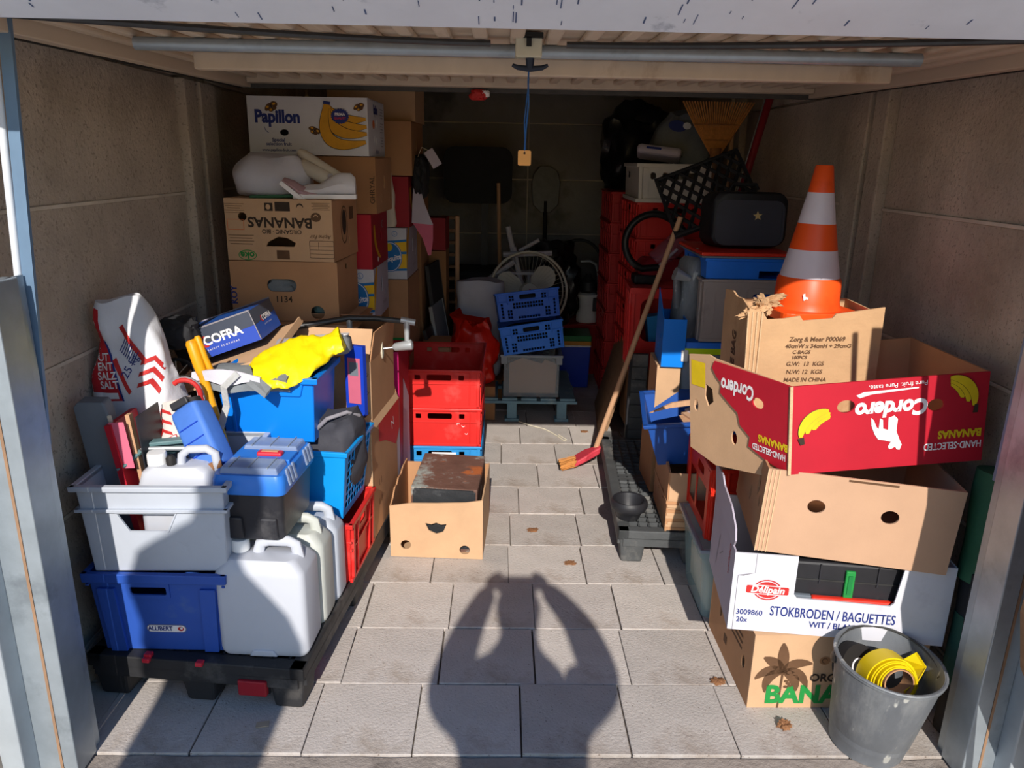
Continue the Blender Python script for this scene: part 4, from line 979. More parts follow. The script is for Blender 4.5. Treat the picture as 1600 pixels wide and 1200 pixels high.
# white printed banana box on top
c = Carton('banana_box', 'white banana box printed with a yellow bunch, top of the left stack', .495, .38, .228, (c2x-.005, 3.49, 1.565), R(-1.5), 'white_card', t=.005,
           holes={'front': [oval(.095, .075, .017, .013), oval(-.1, .088, .018, .013)], 'right': [oval(.0, .135, .018, .022), oval(-.05, .07, .009, .014), oval(.0, .06, .01, .018), oval(.1, .055, .008, .013)]})
f = c.face('front')
f.text('Papillon', -.125, .148, .068, 'ink_navy', off=.003, xs=.88, layer=2); f.text('Special', -.125, .058, .02, 'ink_navy', off=.0005, layer=1); f.text('selection fruit', -.125, .042, .019, 'ink_navy', off=.0004, layer=1); f.text('www.papillon-fruit.com', -.125, .018, .015, 'ink_navy', off=.0003, layer=1)
f.poly(crescent(-.155, .11, .025, R(180), R(255), .003), 'ink_navy', layer=1)
def bez(p0, p1, p2, tm, n=16):
    o, i_ = [], []
    for k in range(n+1):
        s_ = k/n; q = [(1-s_)**2*a+2*s_*(1-s_)*b_+s_*s_*c_ for a, b_, c_ in zip(p0, p1, p2)]; d = [2*(1-s_)*(b_-a)+2*s_*(c_-b_) for a, b_, c_ in zip(p0, p1, p2)]
        l = math.hypot(*d); w_ = tm/2*max(.12, math.sin(PI*min(1, .06+.9*s_)))**.6; o.append((q[0]-d[1]/l*w_, q[1]+d[0]/l*w_)); i_.append((q[0]+d[1]/l*w_, q[1]-d[0]/l*w_))
    return o+i_[::-1]
def butterfly(f, u, v, s, rot):
    for a, b_, dx, dy, r_ in ((.016, .009, -.012, .006, .5), (.014, .01, .011, .007, -.4), (.009, .007, -.007, -.006, -.5), (.009, .007, .008, -.005, .4)):
        f.poly(shift(oval(dx, dy, a, b_, 12, r_), u, v, s, rot), 'ink_brown', layer=2)
    f.poly(shift(crect(0, 0, .004, .026), u, v, s, rot), 'ink_black', layer=3)
    for dx, dy in ((-.014, .007), (.012, .008), (-.006, -.006)): f.poly(shift(oval(dx, dy, .006, .004, 8), u, v, s, rot), 'ink_mustard', layer=3)
butterfly(f, -.145, .185, 1.15, .4); butterfly(f, .025, .095, 1.0, -.5); butterfly(f, .215, .19, .95, .3)
for i, (p1, p2) in enumerate((((.105, .13), (.24, .145)), ((.095, .1), (.243, .115)), ((.075, .065), (.243, .088)), ((.02, .0), (.238, .055)), ((.015, .03), (.10, .06)))):
    if i == 4: continue
    for gr, m_, ly in ((.005, 'ink_black', 3+2*i), (0, 'ink_mustard', 4+2*i)): f.poly(bez((.082, .2), p1, p2, .036+.003*i+gr), m_, layer=ly)
f.poly([(.066, .185), (.098, .185), (.094, .205), (.072, .208)], 'ink_mustard', layer=13); f.poly([(.068, .202), (.096, .198), (.098, .21), (.07, .214)], 'ink_navy', layer=14)
f.poly([p for i in range(40) for p in [(.135+(.038 if i % 2 else .034)*math.cos(i/40*2*PI), .155+(.031 if i % 2 else .0275)*math.sin(i/40*2*PI))]], 'ink_navy', layer=15); f.text('PRIMA', .135, .162, .015, 'ink_white', off=.0004, layer=16); f.text('QUALITY', .135, .147, .012, 'ink_red', off=.0004, layer=16)
g = c.face('right'); g.text('Papillon', -.02, .19, .05, 'ink_navy', off=.002, layer=1, xs=.6); g.poly(oval(-.07, .13, .025, .018), 'ink_orange', layer=1); g.text('Papillon', .0, .02, .03, 'ink_navy', layer=1, xs=.7)
g.polys([crect(.12, .2-.012*i, .08-.02*(i % 2), .003) for i in range(14) if i not in (4, 9)], 'ink_grey', layer=1)
# third column
c3 = (-.70, 4.12)
Carton('cardboard_box', 'brown carton with a green tape band, under the rear fruit box', .46, .42, .40, (c3[0], c3[1], .555), R(-2), 'card', holes={'right': [oval(.1, .1, .018, .02)]}).face('front').poly([(.1, .0), (.23, .0), (.23, .095), (.1, .095)], 'ink_green', layer=1)
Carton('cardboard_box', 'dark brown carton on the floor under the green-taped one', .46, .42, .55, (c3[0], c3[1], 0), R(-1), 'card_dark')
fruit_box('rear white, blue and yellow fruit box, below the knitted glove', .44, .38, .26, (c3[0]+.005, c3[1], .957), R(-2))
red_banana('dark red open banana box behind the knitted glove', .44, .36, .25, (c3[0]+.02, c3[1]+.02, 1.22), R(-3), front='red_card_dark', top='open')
t = thing('torn_flap', 'torn pink and white box flap hanging beside the dark red box', 'flap', (-.44, 4.02, 1.13), (0, 0, R(10)))
b = B(); b.loft([[(-.01, 0, .33), (.01, 0, .33), (.01, .004, .33), (-.01, .004, .33)], [(-.02, -.02, .2), (.045, -.02, .2), (.045, -.016, .2), (-.02, -.016, .2)], [(-.025, -.03, .11), (.085, -.03, .1), (.085, -.026, .1), (-.025, -.026, .11)]]); b.build('white_side', 'lilac_card', t)
b = B(); b.loft([[(-.02, -.025, .11), (.085, -.025, .11), (.085, -.02, .11), (-.02, -.02, .11)], [(.03, -.01, .03), (.085, -.01, .02), (.085, -.006, .02), (.03, -.006, .03)], [(.06, 0, -.06), (.075, 0, -.06), (.075, .004, -.06), (.06, .004, -.06)]]); b.build('pink_side', 'pink_card', t)
o = sack('knitted_glove', 'white knitted glove standing on the rear fruit box', .085, .05, .29, (-.575, 3.935, 1.222), (R(4), R(-2), 0), 'glove', 31, cat='glove', pinch=.7, amp=.008, fr=16, top_w=.75, belly=.1)
c = Carton('cardboard_box', 'brown box with dark holes above the dark red box, third column', .44, .36, .26, (c3[0]+.04, c3[1]+.02, 1.475), R(-3), 'card', mats={'right': 'card_dark'}, holes={'right': [oval(-.04, .15, .012, .03), oval(.06, .1, .01, .018)]})
c = Carton('cardboard_box', 'uppermost brown box of the third column, just under the roof', .44, .34, .22, (c3[0]+.05, c3[1]+.08, 1.737), R(-2), 'card_light', top='closed')
blob('black_cloth', 'black cloth hanging from the third box column above the torn flap', .045, .14, .12, (-.425, 4.12, 1.36), 'dark_fabric', 14, .2, 2, cat='cloth')
t = thing('paper_label', 'small white paper label dangling from the third box column', 'label', (-.372, 4.0, 1.60), (0, R(-32), 0)); B().box((0, 0, -.045), (.05, .002, .09)).build('paper', 'lilac_card', t); B().tube([(0, 0, 0), (-.02, 0, .03), (-.07, 0.05, .0)], .0015, 5).build('string', 'rope', t)
# fourth column
c4 = (-.675, 4.62)
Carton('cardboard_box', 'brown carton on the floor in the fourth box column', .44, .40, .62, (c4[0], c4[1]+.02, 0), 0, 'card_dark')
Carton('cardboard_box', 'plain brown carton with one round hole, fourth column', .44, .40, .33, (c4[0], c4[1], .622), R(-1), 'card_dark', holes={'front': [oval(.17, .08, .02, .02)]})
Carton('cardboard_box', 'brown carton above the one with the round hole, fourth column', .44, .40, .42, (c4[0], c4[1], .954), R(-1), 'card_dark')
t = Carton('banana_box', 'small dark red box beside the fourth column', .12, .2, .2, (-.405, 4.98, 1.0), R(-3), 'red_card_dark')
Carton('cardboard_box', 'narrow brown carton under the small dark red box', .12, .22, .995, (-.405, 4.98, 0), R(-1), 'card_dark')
# crimson box and small brown box between pallet and red crates
c = Carton('crimson_box', 'narrow crimson box standing behind the gable-flap box', .10, .22, .76, (-.475, 3.27, .0), R(-4), 'red_card', mats={'right': 'red_card_dark', 'front': 'magenta'}); c.face('right').poly([(-.08, .1), (.1, .1), (.1, .5), (-.02, .62)], 'lilac_card', layer=1)
Carton('cardboard_box', 'small brown box on the floor behind the crimson box', .16, .3, .55, (-.36, 4.25, .0), R(2), 'card')
# ------------------------------------------------------------------ centre: open carton with rusty box
tri = [(-.045, .155), (-.02, .15), (-.0, .158), (.02, .15), (.042, .153), (.028, .118), (.0, .108), (-.03, .122)]
c = Carton('open_carton', 'open brown carton on the pavers holding the rusty steel box', .375, .40, .255, (-.232, 2.955, .0), R(-3), 'card_light', top='open', t=.006,
           holes={'front': [oval(-.125, .055, .021, .02), oval(.115, .04, .021, .02), tri]}, mats={'back': 'card', 'left': 'card'},
           outlines={'left': [(-.194, 0), (.194, 0), (.194, .225), (.15, .235), (.1, .262), (.06, .255), (.02, .27), (-.04, .262), (-.09, .275), (-.194, .27)], 'front': [(-.1875, 0), (.1875, 0), (.1875, .262), (.12, .25), (.0, .243), (-.1, .24), (-.1875, .225)], 'right': [(-.194, 0), (.194, 0), (.194, .26), (.05, .255), (-.05, .262), (-.194, .262)]})
t = thing('steel_box', 'rusty steel box with blackened front inside the open carton', 'box', (-.205, 2.97, .008), (R(2), R(1), R(-4)))
B().box((0, 0, .145), (.27, .34, .29)).build('case', 'rust', t, bevel=.004); B().box((0, -.171, .15), (.255, .006, .26)).build('front_plate', 'blackened', t, bevel=.003); B().box((.0, -.172, .281), (.24, .008, .012)).build('lip', 'blackened', t)
# crates in the middle
def e2(label, loc, rz, mat, group=None, name='meat_crate', W=.40, D=.57, H=.196, rough=False, cat='crate'):
    hs = [rrect(.0, H*.79, .118, .028, .008), rrect(-.105, H*.79, .026, .024, .004), rrect(.108, H*.79, .026, .024, .004)]
    return Crate(name, label, W, D, H, loc, rz, mat, taper=.004, t=.005, rim=.008, rimh=.014, holes={'front': hs, 'back': hs, 'left': [rrect(0, H*.79, .118, .028, .008)], 'right': [rrect(0, H*.79, .118, .028, .008)]},
                 bands={k: [(H*.62, H*.645, .005), (0, .012, .006)] for k in ('front', 'left', 'right', 'back')},
                 ribs={'front': [(-.15, .006, .005, 0, H*.95), (.15, .006, .005, 0, H*.95), (-.192, .016, .006, 0, H*.95), (.192, .016, .006, 0, H*.95)], 'right': [(q, .008, .006, 0, H*.95) for q in (-.25, -.16, -.05, .06, .17, .25)], 'left': [(q, .008, .006, 0, H*.95) for q in (-.25, -.16, -.05, .06, .17, .25)]}, cat=cat, group=group)
c = e2('light blue crate at the bottom of the centre stack, white label on it', (-.283, 3.79, 0), R(-.5), 'crate_sky'); c.face('front').poly(crect(.02, .155, .12, .022), 'ink_white', layer=14)
c = e2('red crate with scuffed white marks, above the light blue crate', (-.283, 3.79, .1965), R(-.5), 'crate_red')
f = c.face('front')
for q in (crescent(.09, .115, .006, 0, 4, .003), crescent(.115, .11, .008, 3, 6, .003), crescent(.13, .07, .007, 3.4, 6.2, .003)): f.poly(q, 'ink_white', layer=1)
e2('uppermost red crate of the centre stack, open and sunlit', (-.283, 3.79, .393), R(-1), 'crate_red')
# blue grey pallet with clear bin
t = thing('wooden_pallet', 'blue grey pallet with block feet under the clear bin', 'pallet', (.19, 4.78, 0), R(0))
for i in range(5): B().box((-.24+.12*i, 0, .142), (.095, .66, .016)).build('deck_board', 'pallet_blue', t, bevel=.002)
for y in (-.31, 0, .31): B().box((0, y, .125), (.60, .05, .018)).build('stringer', 'pallet_blue', t, bevel=.002)
for x in (-.105, .205):
    for y in (-.30, .3):
        B().box((x, y, .066), (.06, .06, .1)).build('block', 'pallet_blue', t, bevel=.003); B().box((x, y-.002, .01), (.088, .075, .02)).build('skid', 'pallet_blue', t, bevel=.003)
t = thing('clear_bin', 'clear plastic storage bin with brown cardboard inside, on the blue grey pallet', 'bin', (.205, 4.68, .151), R(-1))
b = B()
for k in ((-.17, 0, .004, .40), (.17, 0, .004, .40)): b.box((k[0], 0, .135), (.004, .40, .27))
b.box((0, -.2, .135), (.34, .004, .27)); b.box((0, .2, .135), (.34, .004, .27)); b.box((0, 0, .003), (.34, .4, .005)); b.build('body', 'clear_plastic', t, bevel=.002)
b = B(); b.box((0, -.205, .262), (.385, .02, .016)); b.box((0, .205, .262), (.385, .02, .016)); b.box((-.18, 0, .262), (.02, .4, .016)); b.box((.18, 0, .262), (.02, .4, .016)); b.build('rim', 'smoke_plastic', t, bevel=.003)
for sx in (-1, 1): B().box((sx*.168, -.206, .235), (.04, .012, .05)).build('clip', 'smoke_plastic', t, bevel=.004)
b = B(); b.prism([(-.14, .01), (.15, .01), (.155, .2), (.08, .225), (.06, .2), (-.06, .235), (-.14, .2)], (), 0, .008, Matrix(((1, 0, 0, 0), (0, 0, 1, -.18), (0, 1, 0, 0), (0, 0, 0, 1)))); tag(b.build('cardboard_piece', 'card_tan', loc=(.205, 4.68, .16)), 'torn brown cardboard piece inside the clear bin', 'cardboard')
def perf(W, H):
    hs = [rrect(0, H*.80, .1, .026, .008)]
    for i in range(11):
        for j in range(2): hs.append(crect(-.0875+i*.0175, H*.46+j*.0195, .0122, .0135))
    for sx in (-1, 1):
        for i in range(2):
            for j in range(3): hs.append(crect(sx*.118+i*.0165-.008, H*.12+j*.0195, .0115, .0135))
        for j in range(2):
            for i in range(2): hs.append(crect(sx*.1+i*.0165-.008, H*.78+j*.0185-.009, .0115, .0125))
        for j in range(5): hs.append(crect(sx*.163, H*.14+j*.0195, .0115, .0135))
    for i in range(8): hs.append(crect(-.061+i*.0175, H*.1, .0122, .0135))
    return hs
for i, (lab, loc, rot, m_) in enumerate((('lower blue perforated crate resting askew on the clear bin', (.212, 4.66, .425), (R(-6), R(-9), R(2)), 'crate_blue'), ('upper darker blue perforated crate, stacked askew behind the red bag', (.18, 4.72, .60), (R(-10), R(-7), R(3)), 'crate_blue_dark'))):
    Crate('perforated_crate', lab, .385, .40, .175, loc, rot, m_, taper=.006, t=.005, rim=.006, rimh=.014, holes={'front': perf(.385, .175)}, bands={'front': [(.115, .121, .004)]}, ribs={'front': [(-.125, .006, .005, .1, .17), (.125, .006, .005, .1, .17), (-.185, .012, .006, 0, .17), (.185, .012, .006, 0, .17)]})
blob('dark_filler', 'dark filler added inside the lower blue perforated crate to darken its holes', .165, .17, .07, (.212, 4.68, .45), 'dark_fabric', 33, .08, 2, rot=(R(-6), R(-9), 0), ex=.35)  # fillers added in both crates so the shaded holes come out dark
blob('dark_filler', 'dark filler added inside the upper blue perforated crate to darken its holes', .16, .16, .07, (.175, 4.73, .625), 'dark_fabric', 34, .08, 2, rot=(R(-10), R(-7), 0), ex=.35)
# rope on the floor
o = B().tube([(.13, 4.43, .006), (.2, 4.36, .006), (.28, 4.30, .006), (.32, 4.24, .006), (.36, 4.16, .006), (.385, 4.1, .006), (.40, 4.12, .006), (.36, 4.2, .006)], .0035, 6).build('string', 'rope', smooth=True); tag(o, 'piece of white string on the pavers in front of the pallet', 'string')
for i, (x, y) in enumerate(((.16, 3.0), (.52, 4.27), (.70, 2.0), (.30, 2.72))):
    o = blob('dry_leaf', ('pale curled leaf on the pavers near the open carton', 'dark scrap on the pavers before the wooden board', 'brown stain of crumbs on the pavers right of the shadow', 'small brown leaf right of the open carton')[i], .022, .016, .005, (x, y, 0), 'leaf_dry', i, .6, 2, cat='leaf')
o = tag(B().box((0, 0, .001), (.035, .022, .002)).build('tape_scrap', 'stain_tape', loc=(-.66, 1.8, .002), rot=(0, 0, .2)), 'small beige scrap of tape on the front pavers', 'tape')
t = blob('dead_leaf', 'crumpled dry leaf on the pavers before the banana box', .016, .012, .014, (.84, 1.80, 0), 'leaf_dry', 8, .7, 2, cat='leaf')
# ------------------------------------------------------------------ back
o = sack('shopping_bag', 'shiny red plastic shopping bag slumped in front of the white bag', .28, .2, .40, (-.17, 4.58, .22), (0, 0, R(5)), 'red_bag', 41, pinch=.45, amp=.05, fr=9, top_w=.8, belly=.1)
fs = Face(o, Matrix(((1, 0, 0, -.02), (0, 0, -1, -.125), (0, 1, 0, .05), (0, 0, 0, 1))))
for i, tx in enumerate(('ma', 'super', 'opm...')): fs.text(tx, -.06+.015*i, .09-.028*i, .032, 'ink_white', layer=8)
Carton('cardboard_box', 'low brown box under the red shopping bag', .3, .26, .215, (-.17, 4.60, 0), 0, 'card_dark')
o = sack('white_tote', 'white fabric bag standing behind the red shopping bag', .30, .2, .64, (-.13, 4.96, .16), (0, 0, R(-3)), 'white_bag', 44, pinch=.5, amp=.025, fr=5, top_w=.9, belly=.05)
Carton('cardboard_box', 'brown box under the white fabric bag', .34, .3, .155, (-.13, 4.98, 0), 0, 'card_dark')
t = thing('folding_chair', 'upturned white chair with crossed legs on the white bag', 'chair', (.07, 5.3, .0))
for p0, p1, w_ in (((-.17, -.02, .74), (.03, -.04, .89), .03), ((-.05, 0, .93), (.29, 0, .945), .028), ((.02, .02, .98), (.11, .02, .6), .03), ((-.02, .03, 1.12), (.03, .03, .9), .03), ((.06, .05, .95), (.2, .05, 1.03), .022), ((-.03, .05, .8), (-.03, .05, 0), .03), ((.14, .06, .8), (.14, .06, 0), .03)):
    B().tube([p0, p1], w_*.85, 8, flat=.8).build('leg', 'white_bag', t, smooth=True)
B().box((.05, .05, .8), (.25, .12, .02)).build('seat', 'white_bag', t, bevel=.004)
# fan
t = thing('fan', 'cream white round fan with three blades and wire guard', 'fan', (.19, 5.15, .70), (R(-8), 0, R(8)))
B().tube([(.265*math.cos(a), -.05, .265*math.sin(a)) for a in [i/40*2*PI for i in range(40)]], .009, 8, closed=True).build('guard_ring', 'fan_white', t, smooth=True)
B().tube([(.26*math.cos(a), .05, .26*math.sin(a)) for a in [i/40*2*PI for i in range(40)]], .006, 8, closed=True).build('guard_ring', 'fan_white', t, smooth=True)
b = B()
for i in range(48):
    a = i/48*2*PI; b.tube([(.05*math.cos(a), -.075, .05*math.sin(a)), (.2*math.cos(a), -.075, .2*math.sin(a)), (.265*math.cos(a), -.05, .265*math.sin(a))], .0011, 4)
b.build('wire_guard', 'fan_white', t)
for i in range(3):
    a0 = i*2*PI/3+.6; b = B(); q = [(.04*math.cos(a0-.3), .04*math.sin(a0-.3))]+[((.1+.13*math.sin(k/8*PI)**.5*1.0)*math.cos(a0-.55+k/8*1.25), (.1+.13*math.sin(k/8*PI)**.5)*math.sin(a0-.55+k/8*1.25)) for k in range(9)]+[(.04*math.cos(a0+.3), .04*math.sin(a0+.3))]
    b.prism(q, (), 0, .006, Matrix(((1, 0, 0, 0), (0, 0, 1, 0), (0, 1, 0, 0), (0, 0, 0, 1)))); b.build('blade', 'fan_white', t)
B().lathe([(.055, -.09), (.058, -.08), (.058, .0), (.04, .05)], 24, Matrix.Rotation(PI/2, 4, 'X') @ Matrix.Scale(-1, 4, (0, 0, 1))).build('hub', 'fan_white', t, smooth=True)
B().prism(shift([(-.014, -.012), (.004, -.012), (.016, .004), (.004, .016), (-.006, .014), (.002, 0), (-.014, 0)], .0, .0), (), -.092, -.0925, Matrix(((1, 0, 0, 0), (0, 0, 1, 0), (0, 1, 0, 0), (0, 0, 0, 1)))).build('emblem', 'ink_red', t)
B().tube([(0, .05, 0), (0, .09, -.2), (0, .09, -.62)], .02, 12).build('stand', 'fan_white', t, smooth=True); B().lathe([(.18, -.655), (.18, -.64), (.03, -.62)], 28, Matrix.Translation((0, .09, 0))).build('base', 'fan_white', t, smooth=True)
# black bags, cooler, red tub with sprayer
blob('refuse_bag', 'large glossy black refuse bag behind the blue perforated crates', .2, .2, .34, (.38, 5.55, .40), 'black_bag', 51, .3, 2.2)
blob('refuse_bag', 'lower black refuse bag behind the cooler, under the large one', .2, .2, .25, (.24, 5.62, .0), 'black_bag', 52, .25, 2.2)
t = thing('cool_box', 'blue cool box with white, orange and green lid', 'cool box', (.545, 5.32, 0), R(-2))
B().box((0, 0, .15), (.2, .24, .30), top=(1.08, 1.05)).build('body', 'cooler_blue', t, bevel=.006)
for z, h, m_ in ((.306, .012, 'ink_white'), (.327, .03, 'cooler_orange'), (.362, .04, 'green_lid')): B().box((0, 0, z), (.222, .26, h)).build('lid_layer', m_, t, bevel=.004)
Crate('red_tub', 'dark red tub behind the cool box with a white sprayer on top', .34, .3, .40, (.645, 5.68, .0), R(-3), 'crate_red_dark', taper=.04, rim=.014, rimh=.03, cat='tub')
B_ = thing('sprayer', 'white garden pressure sprayer with black top in the red tub', 'sprayer', (.66, 5.62, .40), 0)
b = B(); b.lathe([(.075, 0), (.08, .01), (.08, .05), (.062, .1), (.062, .16), (.08, .2), (.08, .21), (.03, .23)], 24); b.build('tank', 'cap_white', B_, smooth=True); b = B(); b.lathe([(.05, .22), (.07, .24), (.065, .3), (.03, .33), (.02, .36)], 20); b.build('pump_head', 'black_plastic', B_, smooth=True)
B().box((.05, -.06, .14), (.03, .02, .1)).build('trigger', 'black_plastic', B_, bevel=.004); B().box((0, 0, -.004), (.3, .26, .006)).build('tray', 'crate_red_dark', B_)
t = thing('metal_hoop', 'white bent metal hoop standing behind the sprayer', 'hoop', (.72, 5.85, .35)); B().tube([(.04, 0, -.35), (.04, 0, .38), (.02, 0, .45), (-.03, 0, .475), (-.1, 0, .47)], .011, 10).build('hoop', 'silver', t, smooth=True)
t = thing('garden_hose', 'black hose arching above the refuse bag at the back', 'hose', (.60, 5.8, .6)); B().tube([(-.17, 0, -.3), (-.17, 0, .2)]+arcpts((0, 0, .22), .17, PI*.9, .08*PI, 12)+[(.17, 0, .1), (.18, 0, -.3)], .012, 10).build('hose', 'hose_black', t, smooth=True)
# dark office chair, shovel, ladder, leaning panels
t = thing('office_chair', 'black office chair back in the dark at the rear wall', 'chair', (-.17, 5.75, 0))
b = B(); b.prism(rrect(0, 0, .50, .40, .08, 6), (), -.03, .03, Matrix(((1, 0, 0, 0), (0, 0, 1, 0), (0, 1, 0, 1.45), (0, 0, 0, 1)))); b.build('backrest', 'dark_fabric', t, bevel=.02)
B().box((.05, .05, .9), (.05, .02, .8)).build('back_post', 'black_plastic', t); B().box((0, -.1, .75), (.45, .4, .08)).build('seat', 'dark_fabric', t, bevel=.03); B().tube([(0, 0, .75), (0, 0, .1)], .03, 10).build('column', 'black_plastic', t, smooth=True)
for k in range(5): B().tube([(0, 0, .1), (.25*math.cos(k*1.257), .25*math.sin(k*1.257)*.8, .04)], .02, 8).build('base_leg', 'black_plastic', t, smooth=True)
t = thing('shovel', 'dark shovel standing blade up against the back wall', 'shovel', (.36, 6.22, 0), (R(-2), 0, 0))
b = B(); b.prism([(-.10, 1.22), (-.04, 1.16), (.04, 1.16), (.10, 1.22), (.115, 1.4), (.09, 1.48), (.03, 1.52), (-.05, 1.52), (-.1, 1.46), (-.115, 1.38)], (), 0, .012, Matrix(((1, 0, 0, 0), (0, 0, 1, 0), (0, 1, 0, 0), (0, 0, 0, 1)))); b.build('blade', 'dark_metal', t, bevel=.003)
B().tube([(0, .01, 0), (0, .01, 1.25)], .017, 10).build('shaft', 'rubber', t, smooth=True)
t = thing('wooden_ladder', 'narrow wooden ladder standing in the dark behind the boxes', 'ladder', (-.345, 5.22, 0), (R(3), 0, R(8)))
for x in (-.045, .045): B().box((x, 0, .6), (.028, .05, 1.2)).build('rail', 'wood', t, bevel=.003)
for i in range(14): B().box((0, 0, .12+.082*i), (.075, .02, .02)).build('rung', 'wood_dark', t)
t = thing('wood_stick', 'plain wooden stick leaning behind the office chair seat', 'stick', (.0, 5.55, 0)); B().tube([(.02, 0, 0), (-.02, .1, 1.4)], .014, 8).build('stick', 'wood', t, smooth=True)
for i, (x, y, h, m_, lab) in enumerate(((-.285, 4.68, .95, 'dark_fabric', 'tall dark framed board leaning behind the red crates'), (-.25, 4.6, .72, 'grey_slab', 'pale grey framed board leaning behind the red crates'), (-.255, 4.42, .62, 'suitcase', 'dark thin framed board in front of the grey one'))):
    t = thing('leaning_board', lab, 'board', (x-.02, y, .0), (0, R(-7-3*i), R(-8))); B().box((0, 0, h/2), (.014, .3, h)).build('sheet', m_, t); 
    for yy in (-.15, .15): B().box((0, yy, h/2), (.02, .012, h)).build('edge_strip', 'silver' if i == 1 else 'dark_metal', t)
blob('black_sack', 'big black plastic sack high up at the right rear', .24, .26, .31, (.90, 5.3, 1.385), 'black_bag', 61, .18, 2)
# ------------------------------------------------------------------ right rear: crates
for i in range(7):
    z = .197*i
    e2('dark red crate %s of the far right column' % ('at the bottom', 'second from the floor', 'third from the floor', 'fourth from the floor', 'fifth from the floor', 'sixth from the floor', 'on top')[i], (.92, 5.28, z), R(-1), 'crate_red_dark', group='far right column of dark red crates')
for i in range(6):
    e2('red crate %s of the column under the white crate' % ('at the bottom', 'second from the floor', 'third from the floor', 'fourth from the floor', 'fifth from the floor', 'sixth from the floor')[i], (.955, 4.53, .17+.197*i), R(0), 'crate_red', group='red crates under the white crate')
pallet('plastic_pallet', 'low dark pallet under the red crate column at the right', .52, .8, (1.02, 4.55, 0), 0, 'pallet_black', H=.168)
hs = [rrect(-.125, .14, .03, .034, .012), rrect(-.06, .14, .03, .034, .012), rrect(.045, .14, .13, .034, .014)]
c = Crate('white_crate', 'dirty white plastic crate topping the red crate column', .41, .57, .205, (.955, 4.5, 1.353), R(-2), 'crate_white', taper=.006, rim=.012, rimh=.02, holes={'front': hs, 'left': [rrect(-.13, .14, .1, .035, .01)]}, ribs={'front': [(-.165, .03, .008, 0, .18), (-.195, .018, .012, 0, .2), (.17, .03, .008, 0, .18), (.02, .004, .006, .1, .2)]}, bands={k: [(0, .02, .014)] for k in ('front', 'left')})
t = thing('magazine', 'rolled magazine with a dark spine on the white crate', 'magazine', (.86, 4.32, 1.59), (R(-14), R(6), R(-12)))
B().box((0, 0, .02), (.24, .17, .05)).build('pages', 'lilac_card', t, bevel=.02); B().tube([(-.12, .07, .05), (.13, .07, .05)], .016, 10).build('spine', 'grey_slab', t, smooth=True); B().box((-.03, -.086, .025), (.08, .002, .012)).build('print', 'ink_navy', t)
o = sack('parcel_bag', 'grey plastic bag with a dark blue mark, on the white crate', .32, .24, .27, (1.0, 4.5, 1.56), (R(4), R(10), R(-8)), 'grey_fabric', 71, pinch=.4, amp=.03, fr=6, top_w=.5)
fs = Face(o, Matrix(((1, 0, 0, -.03), (0, 0, -1, -.11), (0, 1, 0, .14), (0, 0, 0, 1)))); fs.poly(oval(-.02, .06, .05, .03), 'ink_navy', layer=2); fs.poly(oval(.03, .07, .022, .018), 'ink_white', layer=3)
# vacuum with hose
t = thing('vacuum_cleaner', 'red vacuum cleaner with clear dust canister and looping black hose', 'vacuum', (.80, 4.10, 1.0), (0, 0, 0))
pp = arcpts((-.0, 0, .14), .15, R(-60), R(-330), 20)
B().tube([(x*1.0, y, z) for x, y, z in [(.09, .0, .02)]+arcpts((.02, 0, .15), .15, R(-110), R(-300), 16)+[(.14, .02, .26), (.2, .04, .2)]], .019, 12).build('hose', 'hose_black', t, smooth=True)
B().tube([(.05, .05, .04), (.19, .05, .17)], [.06, .06], 20).build('dust_canister', 'vac_clear', t, smooth=True); B().tube([(.06, -.02, .03), (.15, -.02, .12)], .008, 8).build('highlight_bar', 'lilac_card', t, smooth=True)
b = B(); b.loft([[(x, y, z) for x, y in rrect(.1, .1, .28*k, .2*k, .05, 4)] for z, k in ((-.06, .8), (-.03, 1), (.03, 1), (.06, .8))]); b.build('body', 'vac_red', t, smooth=True)
B().tube([(.2, -.05, .06), (.19, -.05, -.0), (.24, -.05, -.04), (.36, -.03, -.06)], .012, 10).build('handle', 'vac_red', t, smooth=True)
B().box((.0, .05, -.05), (.14, .12, .05)).build('motor_housing', 'black_plastic', t, bevel=.01)
# red bin on its side with an opening
op = rrect(.015, .155, .18, .2, .045, 5)
c = Crate('picking_bin', 'red bin with a large rounded opening, boxes and bottle inside', .27, .3, .44, (.83, 4.02, .50), R(-4), 'crate_red', taper=.006, rim=.012, rimh=.03, holes={'front': [rrect(.01, .27, .19, .23, .05, 5)]}, ribs={'front': [(-.125, .016, .01, 0, .41), (.125, .016, .01, 0, .41)], 'left': [(-.08, .03, .01, 0, .41), (.0, .03, .01, 0, .41), (.1, .03, .01, 0, .41)]}, cat='bin')
Carton('cardboard_box', 'dark carton beneath the red bin with the opening', .26, .28, .345, (.84, 4.04, .152), 0, 'card_dark')
tag(B().box((0, 0, .13), (.08, .08, .24)).build('blue_packet', 'crate_sky', loc=(.86, 3.99, .53), rot=(0, R(-8), 0)), 'pale blue packet inside the red bin', 'packet')
blob('red_pouch', 'round red pouch at the bottom of the red bin opening', .07, .06, .06, (.80, 3.98, .51), 'bottle_red', 81, .1, 2)
